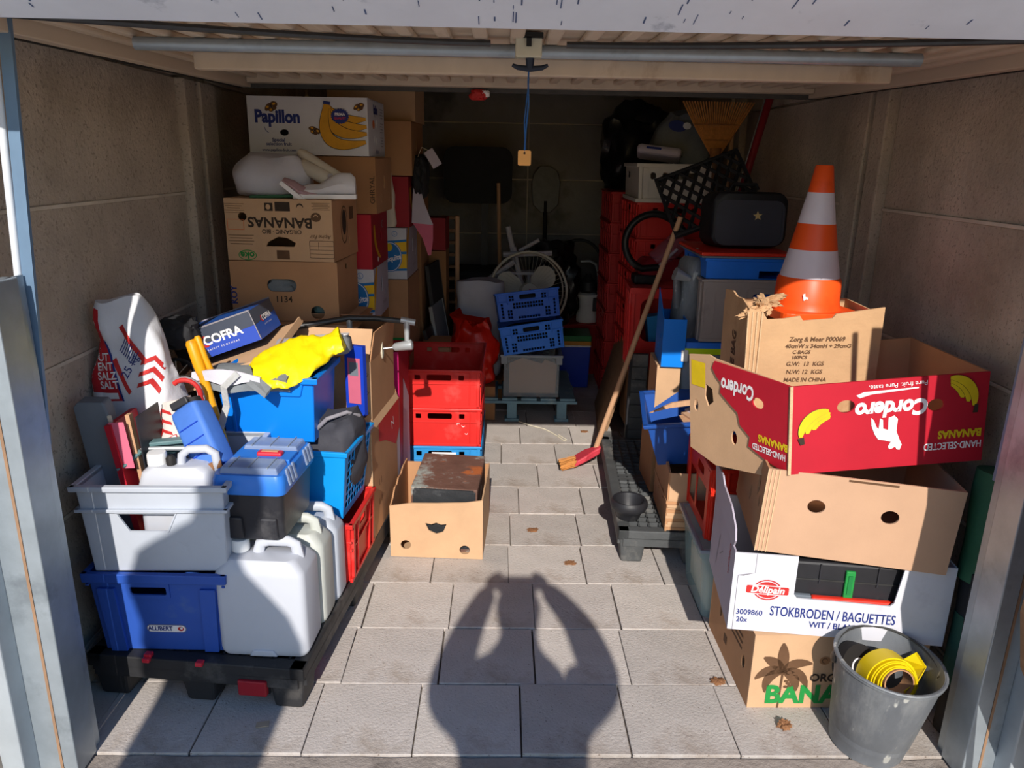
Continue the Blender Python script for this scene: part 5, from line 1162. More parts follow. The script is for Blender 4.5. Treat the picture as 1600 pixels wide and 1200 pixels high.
# long things in the right corner
t = thing('leaf_rake', 'straw fan rake standing upside down behind the white crate', 'rake', (1.09, 3.92, 0.0), (R(-4), R(0), 0))
B().tube([(.01, 0, .9), (.005, 0, 1.62)], .013, 8).build('shaft', 'wood_dark', t, smooth=True)
b = B()
for i in range(26):
    a = (i/25-.5); b.tube([(.004+a*.03, 0, 1.6), (a*.2, -.01, 1.73), (a*.36, -.015, 1.865)], .0045, 5)
b.build('bristles', 'straw', t); b = B()
for z, w_ in ((1.68, .12), (1.755, .235)): b.tube([(-w_/2, -.012, z), (0, -.016, z), (w_/2, -.012, z)], .004, 6)
b.build('binding', 'straw_dark', t); b = B(); b.tube([(0, -.012, 1.57), (0, -.012, 1.64)], [.02, .03], 10); b.build('collar', 'straw_dark', t, smooth=True)
t = thing('red_pole', 'dark red metal pole leaning in the right corner', 'pole', (1.12, 3.8, 1.18)); B().tube([(.0, .0, 0), (.165, .06, .69)], .021, 12).build('tube', 'vac_red', t, smooth=True); B().tube([(-.022, -.012, .0), (.142, .048, .69)], .004, 8).build('chrome_edge', 'chrome', t, smooth=True); B().tube([(0, 0, -1.18), (0, 0, 0)], .021, 10).build('lower_tube', 'vac_red', t, smooth=True)
for i, (x, lab) in enumerate(((1.135, 'thin pale stick nearest the rake in the right corner'), (1.185, 'second pale stick between rake and red pole'))):
    t = thing('broomstick', lab, 'stick', (x, 4.12, .6)); B().tube([(0, 0, -.6), (.012*i, 0, 1.15)], .011, 8).build('stick', 'wood' if i else 'grey_slab', t, smooth=True)
# black lattice tray
t = thing('lattice_tray', 'black plastic diamond lattice tray lying askew on the black case', 'tray', (.96, 3.62, 1.43), (R(48), R(-22), R(-8))); t.scale = (1.15, 1.15, 1.15)
b = B(); W_, D_ = .34, .30
for sx in (-1, 1): b.box((sx*W_/2, 0, 0), (.014, D_, .022))
for sy in (-1, 1): b.box((0, sy*D_/2, 0), (W_+.014, .014, .022))
b.build('frame', 'black_plastic', t, bevel=.003); b = B()
for i in range(-5, 13):
    for sg in (1, -1):
        x0 = -W_/2+i*.048; p0, p1 = (x0, -D_/2), (x0+D_*.62, D_/2)
        if sg < 0: p0, p1 = (x0, D_/2), (x0+D_*.62, -D_/2)
        dx, dy = p1[0]-p0[0], p1[1]-p0[1]; t0 = max(0, (-W_/2-p0[0])/dx); t1 = min(1, (W_/2-p0[0])/dx)
        if t1 > t0: b.tube([(p0[0]+dx*t0, p0[1]+dy*t0, 0), (p0[0]+dx*t1, p0[1]+dy*t1, 0)], .0085, 4)
b.build('lattice', 'black_plastic', t)
# right middle stack
Carton('cardboard_box', 'brown carton low down behind the red bottle crate, mostly hidden', .42, .36, .40, (.98, 3.3, .152), 0, 'card_dark')
t = thing('storage_box', 'smoky blue grey storage box with a lime and blue lid', 'storage box', (.955, 3.27, .553), R(-2))
b = B(); b.loft([[(x, y, z) for x, y in rrect(0, 0, .35*k, .38*k, .03, 4)] for z, k in ((0, .9), (.01, .93), (.2, 1), (.205, 1.04), (.235, 1.04))]); b.build('body', 'smoke_plastic', t, smooth=True); b = B(); b.loft([[(x, y, z) for x, y in rrect(0, 0, .33*k, .36*k, .03, 4)] for z, k in ((.006, .9), (.19, .97))]); b.build('contents', 'grey_slab', t, smooth=True)
b = B(); b.loft([[(x, y, z) for x, y in rrect(0, 0, .37, .40, .03, 4)] for z in (.236, .262)]); b.build('lid_band', 'lime', t, smooth=True, bevel=.003); b = B(); b.loft([[(x, y, z) for x, y in rrect(0, 0, .36*k, .39*k, .03, 4)] for z, k in ((.262, 1), (.285, .96))]); b.build('lid', 'crate_blue', t, smooth=True)
b = B(); b.tube([(-.188, -.08, .245), (-.2, -.1, .21), (-.195, -.13, .19), (-.19, -.15, .19)], [.008, .014, .014, .008], 10); b.build('clip', 'cap_white', t, smooth=True); B().box((-.165, -.2, .23), (.03, .012, .05)).build('clip', 'cap_white', t, bevel=.004)
slot = rrect(.085, .19, .085, .032, .014, 4)
c = Crate('stacking_crate', 'taupe grey crate with an oval hand hole, above the lime-lidded box', .335, .40, .265, (1.01, 3.29, .841), R(-1), 'taupe_plastic', taper=.004, rim=.008, rimh=.012, holes={'front': [slot], 'left': [rrect(.05, .2, .06, .04, .012)]}, bands={'front': [(0, .014, .003)]}, ribs={'left': [(-.15, .03, .006, 0, .25), (-.05, .012, .008, 0, .25), (.1, .012, .008, 0, .25), (.16, .03, .006, 0, .25)]}, rimless=False)
b = B()
b.prism(rrect(.09, .13, .15, .2, .02, 5), [rrect(.09, .13, .144, .194, .018, 5)], -.002, .001, c.f('front')); b.prism(rrect(-.135, .13, .045, .2, .015, 5), [rrect(-.135, .13, .039, .194, .013, 5)], -.002, .001, c.f('front')); b.build('panel_outline', 'taupe_plastic', c.body)
c.face('front').poly(oval(.088, .085, .022, .018), 'cap_white', [oval(.088, .085, .016, .012)], layer=2); tag(B().box((0, 0, .1), (.30, .36, .2)).build('blue_tray', 'crate_blue_dark', loc=(1.01, 3.295, .848)), 'blue tray nested inside the taupe crate, seen through its hand hole', 'tray')
Crate('blue_tray', 'shallow bright blue crate with a dark slot, on the taupe crate', .345, .42, .085, (1.02, 3.3, 1.107), R(-1), 'crate_blue', taper=.004, rim=.006, rimh=.012, holes={'front': [rect(.05, .004, .15, .034)], 'left': [rrect(-.14, .05, .03, .03, .006)]}, cat='crate')
t = thing('red_tray', 'flat red and grey tray edge between the blue crate and the black case', 'tray', (1.01, 3.3, 1.193), R(-1)); B().box((0, 0, .004), (.37, .44, .008)).build('grey_layer', 'grey_slab', t, bevel=.002); B().box((0, 0, .016), (.375, .45, .014)).build('red_layer', 'bottle_red', t, bevel=.004)
t = thing('black_case', 'black rounded hard case with a worn gold emblem', 'case', (1.05, 3.32, 1.218), (R(-4), 0, R(-3)))
b = B(); b.loft([[(x, y, z) for x, z in rrect(0, .115, .32*k, .23*k, .05, 5)] for y, k in ((-.11, .9), (-.1, .97), (-.06, 1), (.1, 1.02), (.13, .95))]); b.build('shell', 'suitcase', t, smooth=True)
b = B(); b.prism(rrect(.0, .10, .27, .17, .035, 5), (), -.002, .002, Matrix(((1, 0, 0, 0), (0, 0, 1, -.111), (0, 1, 0, 0), (0, 0, 0, 1)))); b.build('front_panel', 'suitcase_panel', t)
b = B(); b.prism(rrect(.0, .10, .285, .185, .04, 5), [rrect(.0, .10, .262, .162, .033, 5)], -.004, .002, Matrix(((1, 0, 0, 0), (0, 0, 1, -.111), (0, 1, 0, 0), (0, 0, 0, 1)))); b.build('piping', 'suitcase_panel', t)
st = [(.02*(1 if i % 2 == 0 else .42)*math.cos(i*PI/5+.4), .13+.02*(1 if i % 2 == 0 else .42)*math.sin(i*PI/5+.4)) for i in range(10)]
b = B(); b.prism(shift(st, .03, 0), (), -.0045, -.001, Matrix(((1, 0, 0, 0), (0, 0, 1, -.111), (0, 1, 0, 0), (0, 0, 0, 1)))); b.build('emblem', 'brass', t)
B().tube([(-.06, .02, .24), (-.05, .02, .262), (.05, .02, .262), (.06, .02, .24)], .008, 8).build('handle', 'suitcase', t, smooth=True)
# blue and orange brown boxes left of it
Carton('cardboard_box', 'orange brown box with small teal marks, below the bright blue box', .10, .24, .27, (.735, 3.22, .46), R(-4), 'card_light', mats={'left': 'card'}, holes={'left': [oval(.0, .12, .012, .02)], 'front': [oval(0, .04, .012, .012)]}).face('left').polys([crect(.05, .13, .02, .014), crect(-.04, .09, .02, .014)], 'crate_sky', layer=1)
Carton('cardboard_box', 'brown filler box under the orange brown box', .12, .26, .305, (.74, 3.22, .152), 0, 'card_dark')
c = Carton('blue_box', 'narrow bright blue cardboard box with its top torn open', .095, .24, .205, (.745, 3.2, .732), R(-5), 'tub_blue', top='open', t=.003, holes={'left': [oval(.05, .12, .008, .012), oval(-.02, .06, .01, .016)]}, outlines={'left': [(-.117, 0), (.117, 0), (.117, .205), (.08, .21), (.0, .25), (-.117, .30)]})
t = thing('metal_can', 'dull galvanised watering can leaning beside the taupe crate', 'can', (.795, 3.22, .80), (R(-6), R(7), 0))
b = B(); b.lathe([(.055, 0), (.06, .01), (.072, .28), (.066, .36), (.05, .38)], 28); b.build('body', 'zinc', t, smooth=True); b = B(); b.tube([(-.05, -.03, .16), (-.075, -.06, .25), (-.09, -.08, .3)], [.02, .016, .014], 12); b.build('spout', 'zinc', t, smooth=True); b = B(); b.tube([(-.1, -.09, .30), (-.03, -.085, .285)], [.028, .012], 14); b.build('rose', 'silver', t, smooth=True); b = B(); b.tube([(.05, -.05, .34), (.02, -.08, .4), (-.02, -.06, .41)], .007, 8); b.build('handle', 'zinc', t, smooth=True)
# board, upright pallet, broom
t = thing('wooden_board', 'brown wooden board leaning against the red bin', 'board', (.575, 4.0, 0), (0, R(14.5), R(-5)))
b = B(); b.prism([(0, 0), (.85, 0), (.85, .66), (.55, .70), (.12, .66), (0, .60)], (), 0, .014, Matrix(((0, 0, 1, 0), (1, 0, 0, 0), (0, 1, 0, 0), (0, 0, 0, 1)))); b.build('sheet', 'board_brown', t, bevel=.002)
t = thing('upright_pallet', 'dark grey plastic pallet standing on end behind the broom', 'pallet', (.735, 3.82, .012), (R(3), R(0), R(-6)))
B().box((-.045, 0, .31), (.012, .08, .60)).build('side', 'black_plastic', t); b = B(); b.box((0, -.03, .31), (.085, .012, .6))
for i in range(9): b.box((0, -.04, .03+.07*i), (.078, .012, .04))
b.build('ribbed_face', 'pallet_grey', t, bevel=.002)
t = thing('broom', 'straw broom with red collar and long wooden handle leaning to the right', 'broom', (.42, 3.72, .0))
e0 = Vector((.10, .02, .10)); e1 = Vector((.405, -.19, 1.325)); B().tube([e0, e1], [.0145, .0125], 12).build('handle', 'wood', t, smooth=True)
b = B(); b.loft([[Vector((x, y, z)) for x, y, z in r_] for r_ in ([(-.005, -.05, .055), (-.005, .05, .055), (-.018, .05, .018), (-.018, -.05, .018)], [(.05, -.05, .09), (.05, .05, .09), (.035, .05, .045), (.035, -.05, .045)], [(.09, -.028, .11), (.09, .028, .11), (.085, .028, .065), (.085, -.028, .065)], [(.125, -.018, .125), (.125, .018, .125), (.12, .018, .085), (.12, -.018, .085)])]); b.build('collar', 'broom_red', t, bevel=.008)
b = B()
for i in range(60):
    a = random.uniform(-.046, .046); h = random.uniform(0, .03); b.tube([(.0, a, .025+h), (-.045, a*1.15, .015+h*.75), (-.085+random.uniform(-.008, .008), a*1.3, .006+h*.5)], .0028, 4)
b.build('bristles', 'straw', t)
b = B(); b.tube([(-.09, -.05, .01), (-.09, .05, .012)], .006, 6); b.build('dark_tips', 'rubber', t)
# right pallet load
t = thing('funnel', 'black plastic funnel bowl on the corner of the grey grid pallet', 'funnel', (.545, 2.84, .152))
b = B(); b.lathe([(.044, 0), (.048, .006), (.055, .03), (.070, .04), (.077, .055), (.076, .072), (.069, .082), (.06, .08), (.055, .066), (.045, .03), (.035, .016), (.001, .014)], 32); b.build('bowl', 'black_plastic', t, smooth=True)
t = thing('carton_pile', 'bundle of folded brown cartons on the grey grid pallet', 'cardboard', (.83, 2.87, .152), R(-3))
for i in range(11):
    w_ = .30-.004*(i % 3); B().box((random.uniform(-.004, .004), random.uniform(-.006, .006), .0115+.0125*i), (w_, .33, .0115)).build('folded_carton', 'card_light' if i % 3 else 'card', t)
for sy, hh in ((-1, .11), (1, .09)): B().box((0, sy*.16, .138+hh/2), (.29, .008, hh), rot=(R(3*sy), 0, 0)).build('upright_flap', 'card_light', t)
b = B(); b.prism([(-.16, 0), (.16, 0), (.16, .25), (.09, .27), (.0, .22), (-.06, .24), (-.16, .27)], [oval(.06, .12, .03, .02), oval(-.05, .1, .012, .022)], 0, -.008, face_mats(.302, .33, .2)['left']); b.build('side_flap', 'card', t)
c = Crate('utility_bin', 'dark blue utility bin with papers and a wooden saw, on the folded cartons', .36, .36, .195, (.805, 2.93, .425), (R(4), R(-7), R(-8)), 'bin_navy', taper=.035, rim=.016, rimh=.016, cat='bin')
for i in range(4): tag(B().box((0, 0, .005), (.13, .09, .01)).build('paper_stack', ('wood', 'card_tan', 'lilac_card', 'ink_grey')[i], loc=(.80+.02*i, 2.85+.03*i, .575+.011*i), rot=(.05, -.1, .3*i)), ('brown paper pad lowest in the dark blue bin', 'tan paper pad in the dark blue bin', 'lilac leaflet in the dark blue bin', 'grey leaflet uppermost in the dark blue bin')[i], 'paper')
t = thing('hand_saw', 'old wooden bow saw with a spike end lying across the dark blue bin', 'saw', (.78, 2.80, .655), (0, R(-6), R(4)))
b = B(); b.prism([(-.19, -.012), (-.11, 0), (.22, .005), (.22, .035), (-.1, .02)], (), 0, .01, Matrix(((1, 0, 0, 0), (0, 0, 1, 0), (0, 1, 0, 0), (0, 0, 0, 1)))); b.build('blade_bar', 'wood', t); b = B(); b.prism([(-.01, -.09), (.012, -.09), (.016, .09), (.022, .13), (.0, .15), (-.022, .13), (-.014, .09)], [oval(.0, .122, .008, .014, 10)], 0, .014, Matrix(((1, 0, 0, .045), (0, 0, 1, -.012), (0, 1, 0, .03), (0, 0, 0, 1)))); b.build('handle', 'wood_dark', t, bevel=.003)
# translucent bin with the red bottle crate on top
t = thing('translucent_bin', 'dusty translucent green grey bin on the floor under the red bottle crate', 'bin', (.90, 2.50, 0), R(-2))
b = B(); rs = [[(x, y, z) for x, y in rrect(0, 0, .36*k, .36*k, .025, 3)] for z, k in ((0, .86), (.24, .97), (.245, 1.02), (.285, 1.03))]; b.loft(rs); b.build('body', 'clear_green', t, smooth=True); b = B(); b.box((0, 0, .09), (.28, .28, .17), top=(1.05, 1.05)); b.build('contents', 'rope', t, bevel=.02); b = B()
for sx in (-1, 1): b.box((sx*.185, 0, .28), (.016, .38, .014))
for sy in (-1, 1): b.box((0, sy*.185, .28), (.38, .016, .014))
b.build('rim', 'smoke_plastic', t, bevel=.003)
c = Crate('bottle_crate', 'red bottle crate with a hand hole, on the translucent bin', .30, .36, .27, (.892, 2.56, .288), R(-2), 'bottle_red', taper=.004, rim=.004, rimh=.014, holes={'left': [rrect(.02, .215, .1, .035, .012), rect(-.14, .04, -.04, .17), rect(-.02, .04, .14, .17)]}, ribs={'front': [(q, .008, .006, 0, .26) for q in (-.14, -.09, .09, .14)], 'left': [(.16, .03, .006, 0, .26), (-.16, .03, .006, 0, .26)]}, bands={'front': [(.18, .19, .005)]})
for i, (x, y, m_) in enumerate(((.83, 2.44, 'black_plastic'), (.87, 2.42, 'chrome'), (.83, 2.54, 'card_tan'))):
    t = thing('bottle', ('black ball-capped bottle in the red bottle crate', 'chrome-topped bottle in the red bottle crate', 'tan bottle deeper in the red bottle crate')[i], 'bottle', (x, y, .296)); b = B(); b.lathe([(.032, 0), (.034, .01), (.034, .17), (.02, .21), (.016, .24)], 18); b.build('glass', m_, t, smooth=True); b = B(); b.lathe([(.018, .238), (.03, .25), (.034, .27), (.028, .292), (.001, .3)] if i == 0 else [(.018, .238), (.018, .26), (.001, .262)], 18); b.build('cap', 'black_plastic' if i == 0 else 'silver', t, smooth=True)
# ------------------------------------------------------------------ right front stack
c = Carton('banana_box', 'brown organic banana box on the floor, bottom of the right front stack', .52, .42, .25, (1.015, 2.098, 0), R(.5), 'card_light', t=.006, holes={'left': [oval(.14, .11, .014, .022), oval(-.1, .13, .012, .02)]}, mats={'left': 'card'})
f = c.face('front'); f.text('BANANAS', -.02, .045, .085, 'ink_green', off=.0035, layer=2, xs=.98); f.text('ORGANIC', -.0, .105, .036, 'ink', off=.0012, layer=2)
px_, py_ = -.165, .125
f.poly([(px_-.006, .0), (px_+.0, .0), (px_+.004, .15), (px_-.004, .15)], 'ink_brown', layer=1)
for a, ln, dr in ((95, .1, 0), (60, .09, -40), (20, .095, -55), (150, .085, 45), (175, .085, 60), (-10, .08, -45), (120, .08, 20)):
    q = []; n_ = 8
    for k in range(n_+1):
        s_ = k/n_; th = R(a+dr*s_); q.append((ln*s_*math.cos(th), ln*s_*math.sin(th), .034*math.sin(PI*min(1, s_*.92+.05))**.7/2, th))
    pl = [(x+w_*math.sin(th), y-w_*math.cos(th)) for x, y, w_, th in q]+[(x-w_*math.sin(th), y+w_*math.cos(th)) for x, y, w_, th in q][::-1]
    f.poly(shift(pl, px_, py_), 'ink_brown', layer=2)
for i in range(14): f.poly(oval(px_+.025+.006*((i*7) % 5-2), .075+.0055*i*.7, .007, .005, 8), 'ink_brown', layer=3)
f.poly(oval(-.045, .165, .016, .014), 'card_dark', layer=1); f.poly(crescent(-.045, .165, .008, 0, 5, .003), 'ink_brown', layer=2); f.poly(oval(.02, .165, .02, .022), 'ink_green', [oval(.02, .165, .014, .016)], layer=1)
c.face('left').polys([crect(.05, .18-.02*i, .14, .008) for i in range(3)]+[crect(-.03, .07, .03, .03)], 'ink_brown', layer=1)
# white baguette box
notch = [(-.30, 0), (.30, 0), (.30, .25), (.165, .25), (.15, .125), (.14, .115), (-.115, .118), (-.125, .13), (-.125, .25), (-.30, .25)]
c = Carton('baguette_box', 'white bakery box with blue lettering and cut-out front, holding a tool case', .60, .40, .25, (1.005, 2.075, .252), R(-7.5), 'white_card', top='open', t=.005, outlines={'front': notch}, mats={'left': 'lilac_card'})
f = c.face('front'); f.text('STOKBRODEN / BAGUETTES', -.012, .07, .044, 'ink_navy', off=.0006, layer=1, xs=.62); f.text('WIT / BLANC', .0, .036, .027, 'ink_navy', off=.0004, layer=1, xs=.9); f.text('3009860', -.243, .06, .024, 'ink_navy', off=.0004, layer=1, xs=.9); f.text('20x', -.262, .035, .023, 'ink_navy', off=.0004, layer=1, xs=.9)
f.poly(oval(-.2, .138, .04, .033, 24), 'ink_red', [oval(-.2, .138, .036, .029, 24)], layer=1); f.poly(oval(-.2, .138, .033, .026, 24), 'ink_red', layer=1); f.poly(rrect(-.2, .138, .125, .03, .006), 'ink_white', layer=2); f.poly(rrect(-.2, .138, .119, .025, .005), 'ink_red', layer=3); f.text('Délipain', -.2, .1385, .03, 'ink_white', shear=.2, off=.0008, layer=4, xs=.95)
f.poly([(-.24, .25), (-.2385, .25), (-.2385, .19), (-.27, .178), (-.285, .178), (-.285, .0), (-.2865, .0), (-.2865, .18), (-.24, .19)], 'ink_grey', layer=1)
c.face('left').text('Délipain', .13, .19, .03, 'ink_red', rot=R(-90), layer=1); c.face('left').polys([shift(crect(0, 0, .06, .004), .0, .14, 1, .6), shift(crect(0, 0, .12, .004), -.06, .12, 1, 1.3)], 'ink_grey', layer=1)
b = B(); b.prism([(-.2, 0), (.16, 0), (.19, .03), (.19, .07), (.12, .105), (-.02, .11), (-.05, .13), (-.2, .12)], (), 0, -.005, face_mats(.6, .40, .25)['left'] @ Matrix.Translation((0, .25, 0)) @ Matrix.Rotation(R(5), 4, 'X')); b.build('left_flap', 'lilac_card', c.root)
t = thing('tool_case', 'black plastic tool case with green latch and red tray inside the bakery box', 'case', (1.02, 2.035, .275), R(-7.5))
B().box((.0, 0, .1), (.38, .25, .19)).build('case_body', 'black_plastic', t, bevel=.008); B().box((0, -.127, .14), (.36, .004, .004)).build('seam', 'dark_metal', t)
for x in (-.07, .09): B().box((x, -.128, .16), (.004, .005, .06)).build('rib', 'tool_black', t)
B().box((.012, -.131, .135), (.026, .012, .085)).build('latch', 'ink_green', t, bevel=.003); B().box((.012, -.138, .135), (.012, .004, .06)).build('latch_inset', 'green_lid', t); B().box((.03, -.138, .083), (.24, .02, .022)).build('red_tray', 'bottle_red', t, bevel=.006); B().box((-.12, -.136, .085), (.06, .016, .02)).build('grey_bar', 'grey_slab', t, bevel=.003)
# tan box
c = Carton('banana_box', 'plain tan banana box with two round front holes, under the red one', .515, .40, .25, (1.02, 2.07, .498), (0, R(3), R(-9.5)), 'card_tan', top='open', t=.006, holes={'front': [oval(-.115, .155, .024, .02), oval(.08, .15, .024, .02)], 'left': [[(.1, .21), (.13, .2), (.135, .16), (.115, .13), (.1, .15)], oval(.15, .13, .01, .018), oval(.02, .1, .012, .025), oval(-.1, .14, .012, .02)]}, mats={'left': 'card'})
for i in range(4): B().box((-.257+.01*i, -.2015, .125), (.003, .003, .25)).build('crushed_edge', 'card_core', c.root)
f = c.face('front'); f.poly(crect(.02, .243, .13, .006), 'ink_brown', layer=1)
# red open box with torn left side
c = Carton('banana_box', 'red banana box upside down with torn left side, yellow bananas and white lettering', .525, .40, .252, (1.059, 2.10, .774), (R(0), R(-5.5), R(0)), 'red_card', top='open', t=.006, holes={'front': [oval(-.115, .185, .024, .018), oval(.125, .17, .022, .017)]}, mats={'right': 'card', 'back': 'card'}, skip=('left',))
sa, ca = math.sin(R(26)), math.cos(R(26))
LM = Matrix(((sa, 0, -ca, -.2625), (-ca, 0, -sa, -.2), (0, 1, 0, 0), (0, 0, 0, 1)))
b = B(); b.prism([(0, 0), (0, .252), (-.05, .255), (-.3, .262), (-.31, .24), (-.29, .215), (-.27, .2), (-.275, .17), (-.235, .145), (-.2, .125), (-.19, .09), (-.15, .065), (-.155, .035), (-.08, .012)], [oval(-.12, .175, .022, .016)], 0, -.005, LM); b.build('torn_panel', 'red_card', c.root)
b = B(); b.prism([(-.42, .26), (-.42, -.05), (-.3, -.075), (-.05, -.03), (-.01, 0), (-.005, .25), (-.3, .268), (-.33, .275)], [[(-.345, .18), (-.315, .17), (-.31, .13), (-.335, .11), (-.35, .14)], oval(-.39, .1, .01, .02), oval(-.22, .04, .012, .022), oval(-.12, .175, .024, .018)], -.006, -.011, LM); b.build('liner', 'card_light', c.root)
Face(c.root, LM @ Matrix.Translation((0, 0, -.006))).poly([(-.41, .245), (-.345, .245), (-.345, .165), (-.41, .165)], 'ink_yellow', layer=1, name='sticker')
f = c.face('front')
f.text('Cordero', .008, .172, .06, 'ink_white', rot=PI, off=.0028, shear=.15, layer=2, xs=.9); f.text('Pure fruit. Pure taste.', .02, .235, .018, 'ink_white', rot=PI+.02, layer=2); f.poly(shift([(.145, .222), (.145, .225), (.0, .222), (-.02, .214), (-.01, .206), (.02, .214)], -.07, 0), 'ink_white', layer=2)
lamb = [(.035, .155), (.05, .16), (.06, .15), (.058, .115), (.068, .09), (.075, .075), (.07, .06), (.062, .062), (.058, .07), (.05, .066), (.042, .064), (.038, .072), (.045, .085), (.03, .09), (.01, .095), (.0, .11), (-.01, .135), (-.012, .158), (-.004, .15), (.004, .13), (.01, .125), (.012, .155), (.02, .15), (.022, .125), (.035, .12)]
f.poly(shift(lamb, -.035, -.01), 'ink_white', layer=3)
def bunch(u, v, s, rot):
    for i in range(3):
        for gr, m_, ly in ((.012, 'ink_green', 2+2*(2-i)), (0, 'ink_yellow', 3+2*(2-i))):
            f.poly(shift(crescent(0, -.5+.13*i*.5, .5-.13*i, R(180), R(88-6*i), .17+gr, pw=.5), u, v, s, rot), m_, layer=ly)
    f.poly(shift([(-.56, -.52), (-.44, -.5), (-.42, -.64), (-.5, -.66)], u, v, s, rot), 'ink', layer=9)
bunch(-.165, .178, .14, R(0))
for i in range(3):
    for gr, m_, ly in ((.0016, 'ink', 2+2*(2-i)), (0, 'ink_yellow', 3+2*(2-i))): f.poly(shift(crescent(0, -.5+.13*i*.5, .5-.13*i, R(0), R(100), .17+gr*8, pw=.5), .168, .243, .14, R(-10)), m_, layer=ly)
f.poly([(.222, .142), (.236, .142), (.236, .166), (.226, .166)], 'ink', layer=9)
f.text('BANANAS', .195, .085, .03, 'ink_yellow', rot=PI, off=.0014, layer=2, xs=.85); f.text('HAND-SELECTED', .178, .052, .028, 'ink_white', rot=PI, off=.0005, layer=2, xs=.72)
g = Face(c.root, LM); g.text('HAND-SELECTED', -.075, .045, .026, 'ink_white', rot=PI, off=.0005, layer=2, xs=.62); g.text('BANANAS', -.06, .075, .03, 'ink_yellow', rot=PI, off=.0012, layer=2, xs=.8); g.text('Cordero', -.20, .2, .06, 'ink_white', rot=PI, off=.002, shear=.15, layer=2, xs=.62)
B().box((-.2625, -.2, .126), (.008, .008, .252)).build('crushed_edge', 'card_core', c.root)
# carton with lettering, in the red box
c = Carton('worn_carton', 'crumpled tan carton with printed weights, standing behind the red box', .415, .28, .36, (.985, 2.415, .762), (R(1), R(-1.5), R(-1)), 'card_worn', top='open', t=.006, cat='box',
           outlines={'front': [(-.2075, 0), (.2075, 0), (.2075, .385), (.06, .365), (.05, .352), (-.04, .345), (-.05, .36), (-.1, .352), (-.15, .35), (-.165, .375), (-.2075, .385)], 'left': [(-.134, 0), (.134, 0), (.134, .385), (.06, .4), (.0, .395), (-.05, .405), (-.134, .395)]})
f = c.face('front')
for i, (tx, sz, u) in enumerate((('Zorg & Meer P00069', .02, -.005), ('40cmW x 34cmH + 29cmG', .018, -.0), ('C-BAGS', .016, -.05), ('100PCS', .015, -.055), ('G.W:  13  KGS', .019, -.035), ('N.W: 12  KGS', .019, -.035), ('MADE IN CHINA', .018, -.03))): f.text(tx, u+.015, (.286, .264, .245, .228, .207, .181, .155)[i], sz, 'ink_brown', shear=.12, layer=2, off=.0005)
c.face('left').text('THE BAG', .01, .2, .06, 'ink_brown', rot=R(90), off=.002, layer=2, xs=.7)
for i in range(4): B().box((-.206+.012*i, -.141-.001*i, .19), (.004, .004, .37), rot=(0, R(.6*(i-2)), 0)).build('crushed_edge', 'card_core', c.root)
for i in range(6):
    o = blob('', '', .05, .016, .012, (-.18+.012*i, -.12+.03*i*.5, .362+.004*i), 'card_worn', 90+i, .5, 2, parent=c.root, rot=(0, R(20*((i % 3)-1)), R(30*i))); o.name = 'crumpled_rim'
c.face('front').poly(rect(-.205, .13, -.15, .165), 'card_dark', layer=1)
# traffic cone
t = thing('traffic_cone', 'orange and white striped traffic cone standing in the worn carton', 'cone', (1.017, 2.47, 1.082), (R(0), R(.5), R(6))); t.scale = (1.1, 1.1, 1.07)
Carton('cardboard_box', 'plain carton supporting the worn carton, hidden behind the red box', .26, .24, .758, (1.215, 2.52, 0), 0, 'card_dark')
b = B(); b.prism(rrect(0, 0, .245, .245, .03, 4), (), 0, .028); b.build('base', 'cone_orange', t, bevel=.006)
Zs = [(0.028, .098), (.125, .078+.002), (.22, .0605), (.305, .0455), (.39, .0315), (.452, .0215)]
b = B(); b.lathe([(.1, .028), (.098, .034), (.094, .05), (.091, .115), (.084, .125)], 40, caps=False); b.build('skirt', 'cone_orange', t, smooth=True)
for i, (z0, r0_, z1, r1_, m_) in enumerate(((.118, .0865, .205, .068, 'cone_white'), (.205, .068, .282, .053, 'cone_orange'), (.282, .053, .372, .0365, 'cone_white'), (.372, .0365, .447, .025, 'cone_orange'))):
    b = B(); b.lathe([(r0_, z0), (r1_, z1)]+([(.022, .45), (.02, .45)] if i == 3 else []), 40, caps=(i == 3)); b.build('band', m_, t, smooth=True)
fs = Face(t, Matrix(((1, 0, 0, -.045), (0, 0, -1, -.0825), (0, 1, 0, .07), (0, 0, 0, 1)))); fs.poly([(-.012, .01), (-.006, .012), (-.004, .002), (.006, .0), (.012, .012), (.014, .002), (.008, -.008), (.0, -.004), (-.008, -.01)], 'ink_white', layer=2)
# bucket
t = thing('bucket', 'scuffed galvanised bucket in the right front corner', 'bucket', (1.055, 1.755, 0.0), (R(4), R(3), 0)); t.scale = (1.07, 1.07, 1.0)
b = B(); b.lathe([(.085, .005), (.092, 0), (.1, .06), (.1015, .062), (.126, .27), (.132, .275), (.132, .286), (.125, .286), (.1, .05), (.088, .012), (.001, .012)], 48); b.build('pail', 'zinc', t, smooth=True)
B().tube([(.13*math.cos(a), .13*math.sin(a), .284) for a in [i/40*2*PI for i in range(40)]], .0042, 6, closed=True).build('rim_wire', 'zinc', t, smooth=True)
for sx in (-1, 1): B().lathe([(.015, 0), (.015, .006), (.006, .009)], 14, Matrix.Translation((sx*.124*math.cos(.3), sx*-.124*math.sin(.3)-.0, .25)) @ Matrix.Rotation(sx*PI/2, 4, 'Y')).build('handle_ear', 'dark_metal', t, smooth=True)
pp = []
for i in range(17):
    a = i/16*PI; pp.append((.127*math.cos(a), .127*math.sin(a)*.97, .262+.03*math.sin(a)))
o = B().tube(pp, .0035, 8).build('bail', 'dark_metal', t, smooth=True); o.rotation_euler = (0, 0, R(-17))
t = thing('barrier_tape', 'roll of bright yellow tape with loose coils in the bucket', 'tape', (1.075, 1.745, .215), (R(18), R(12), 0)); t.scale = (1.25, 1.25, 1.25)
b = B()
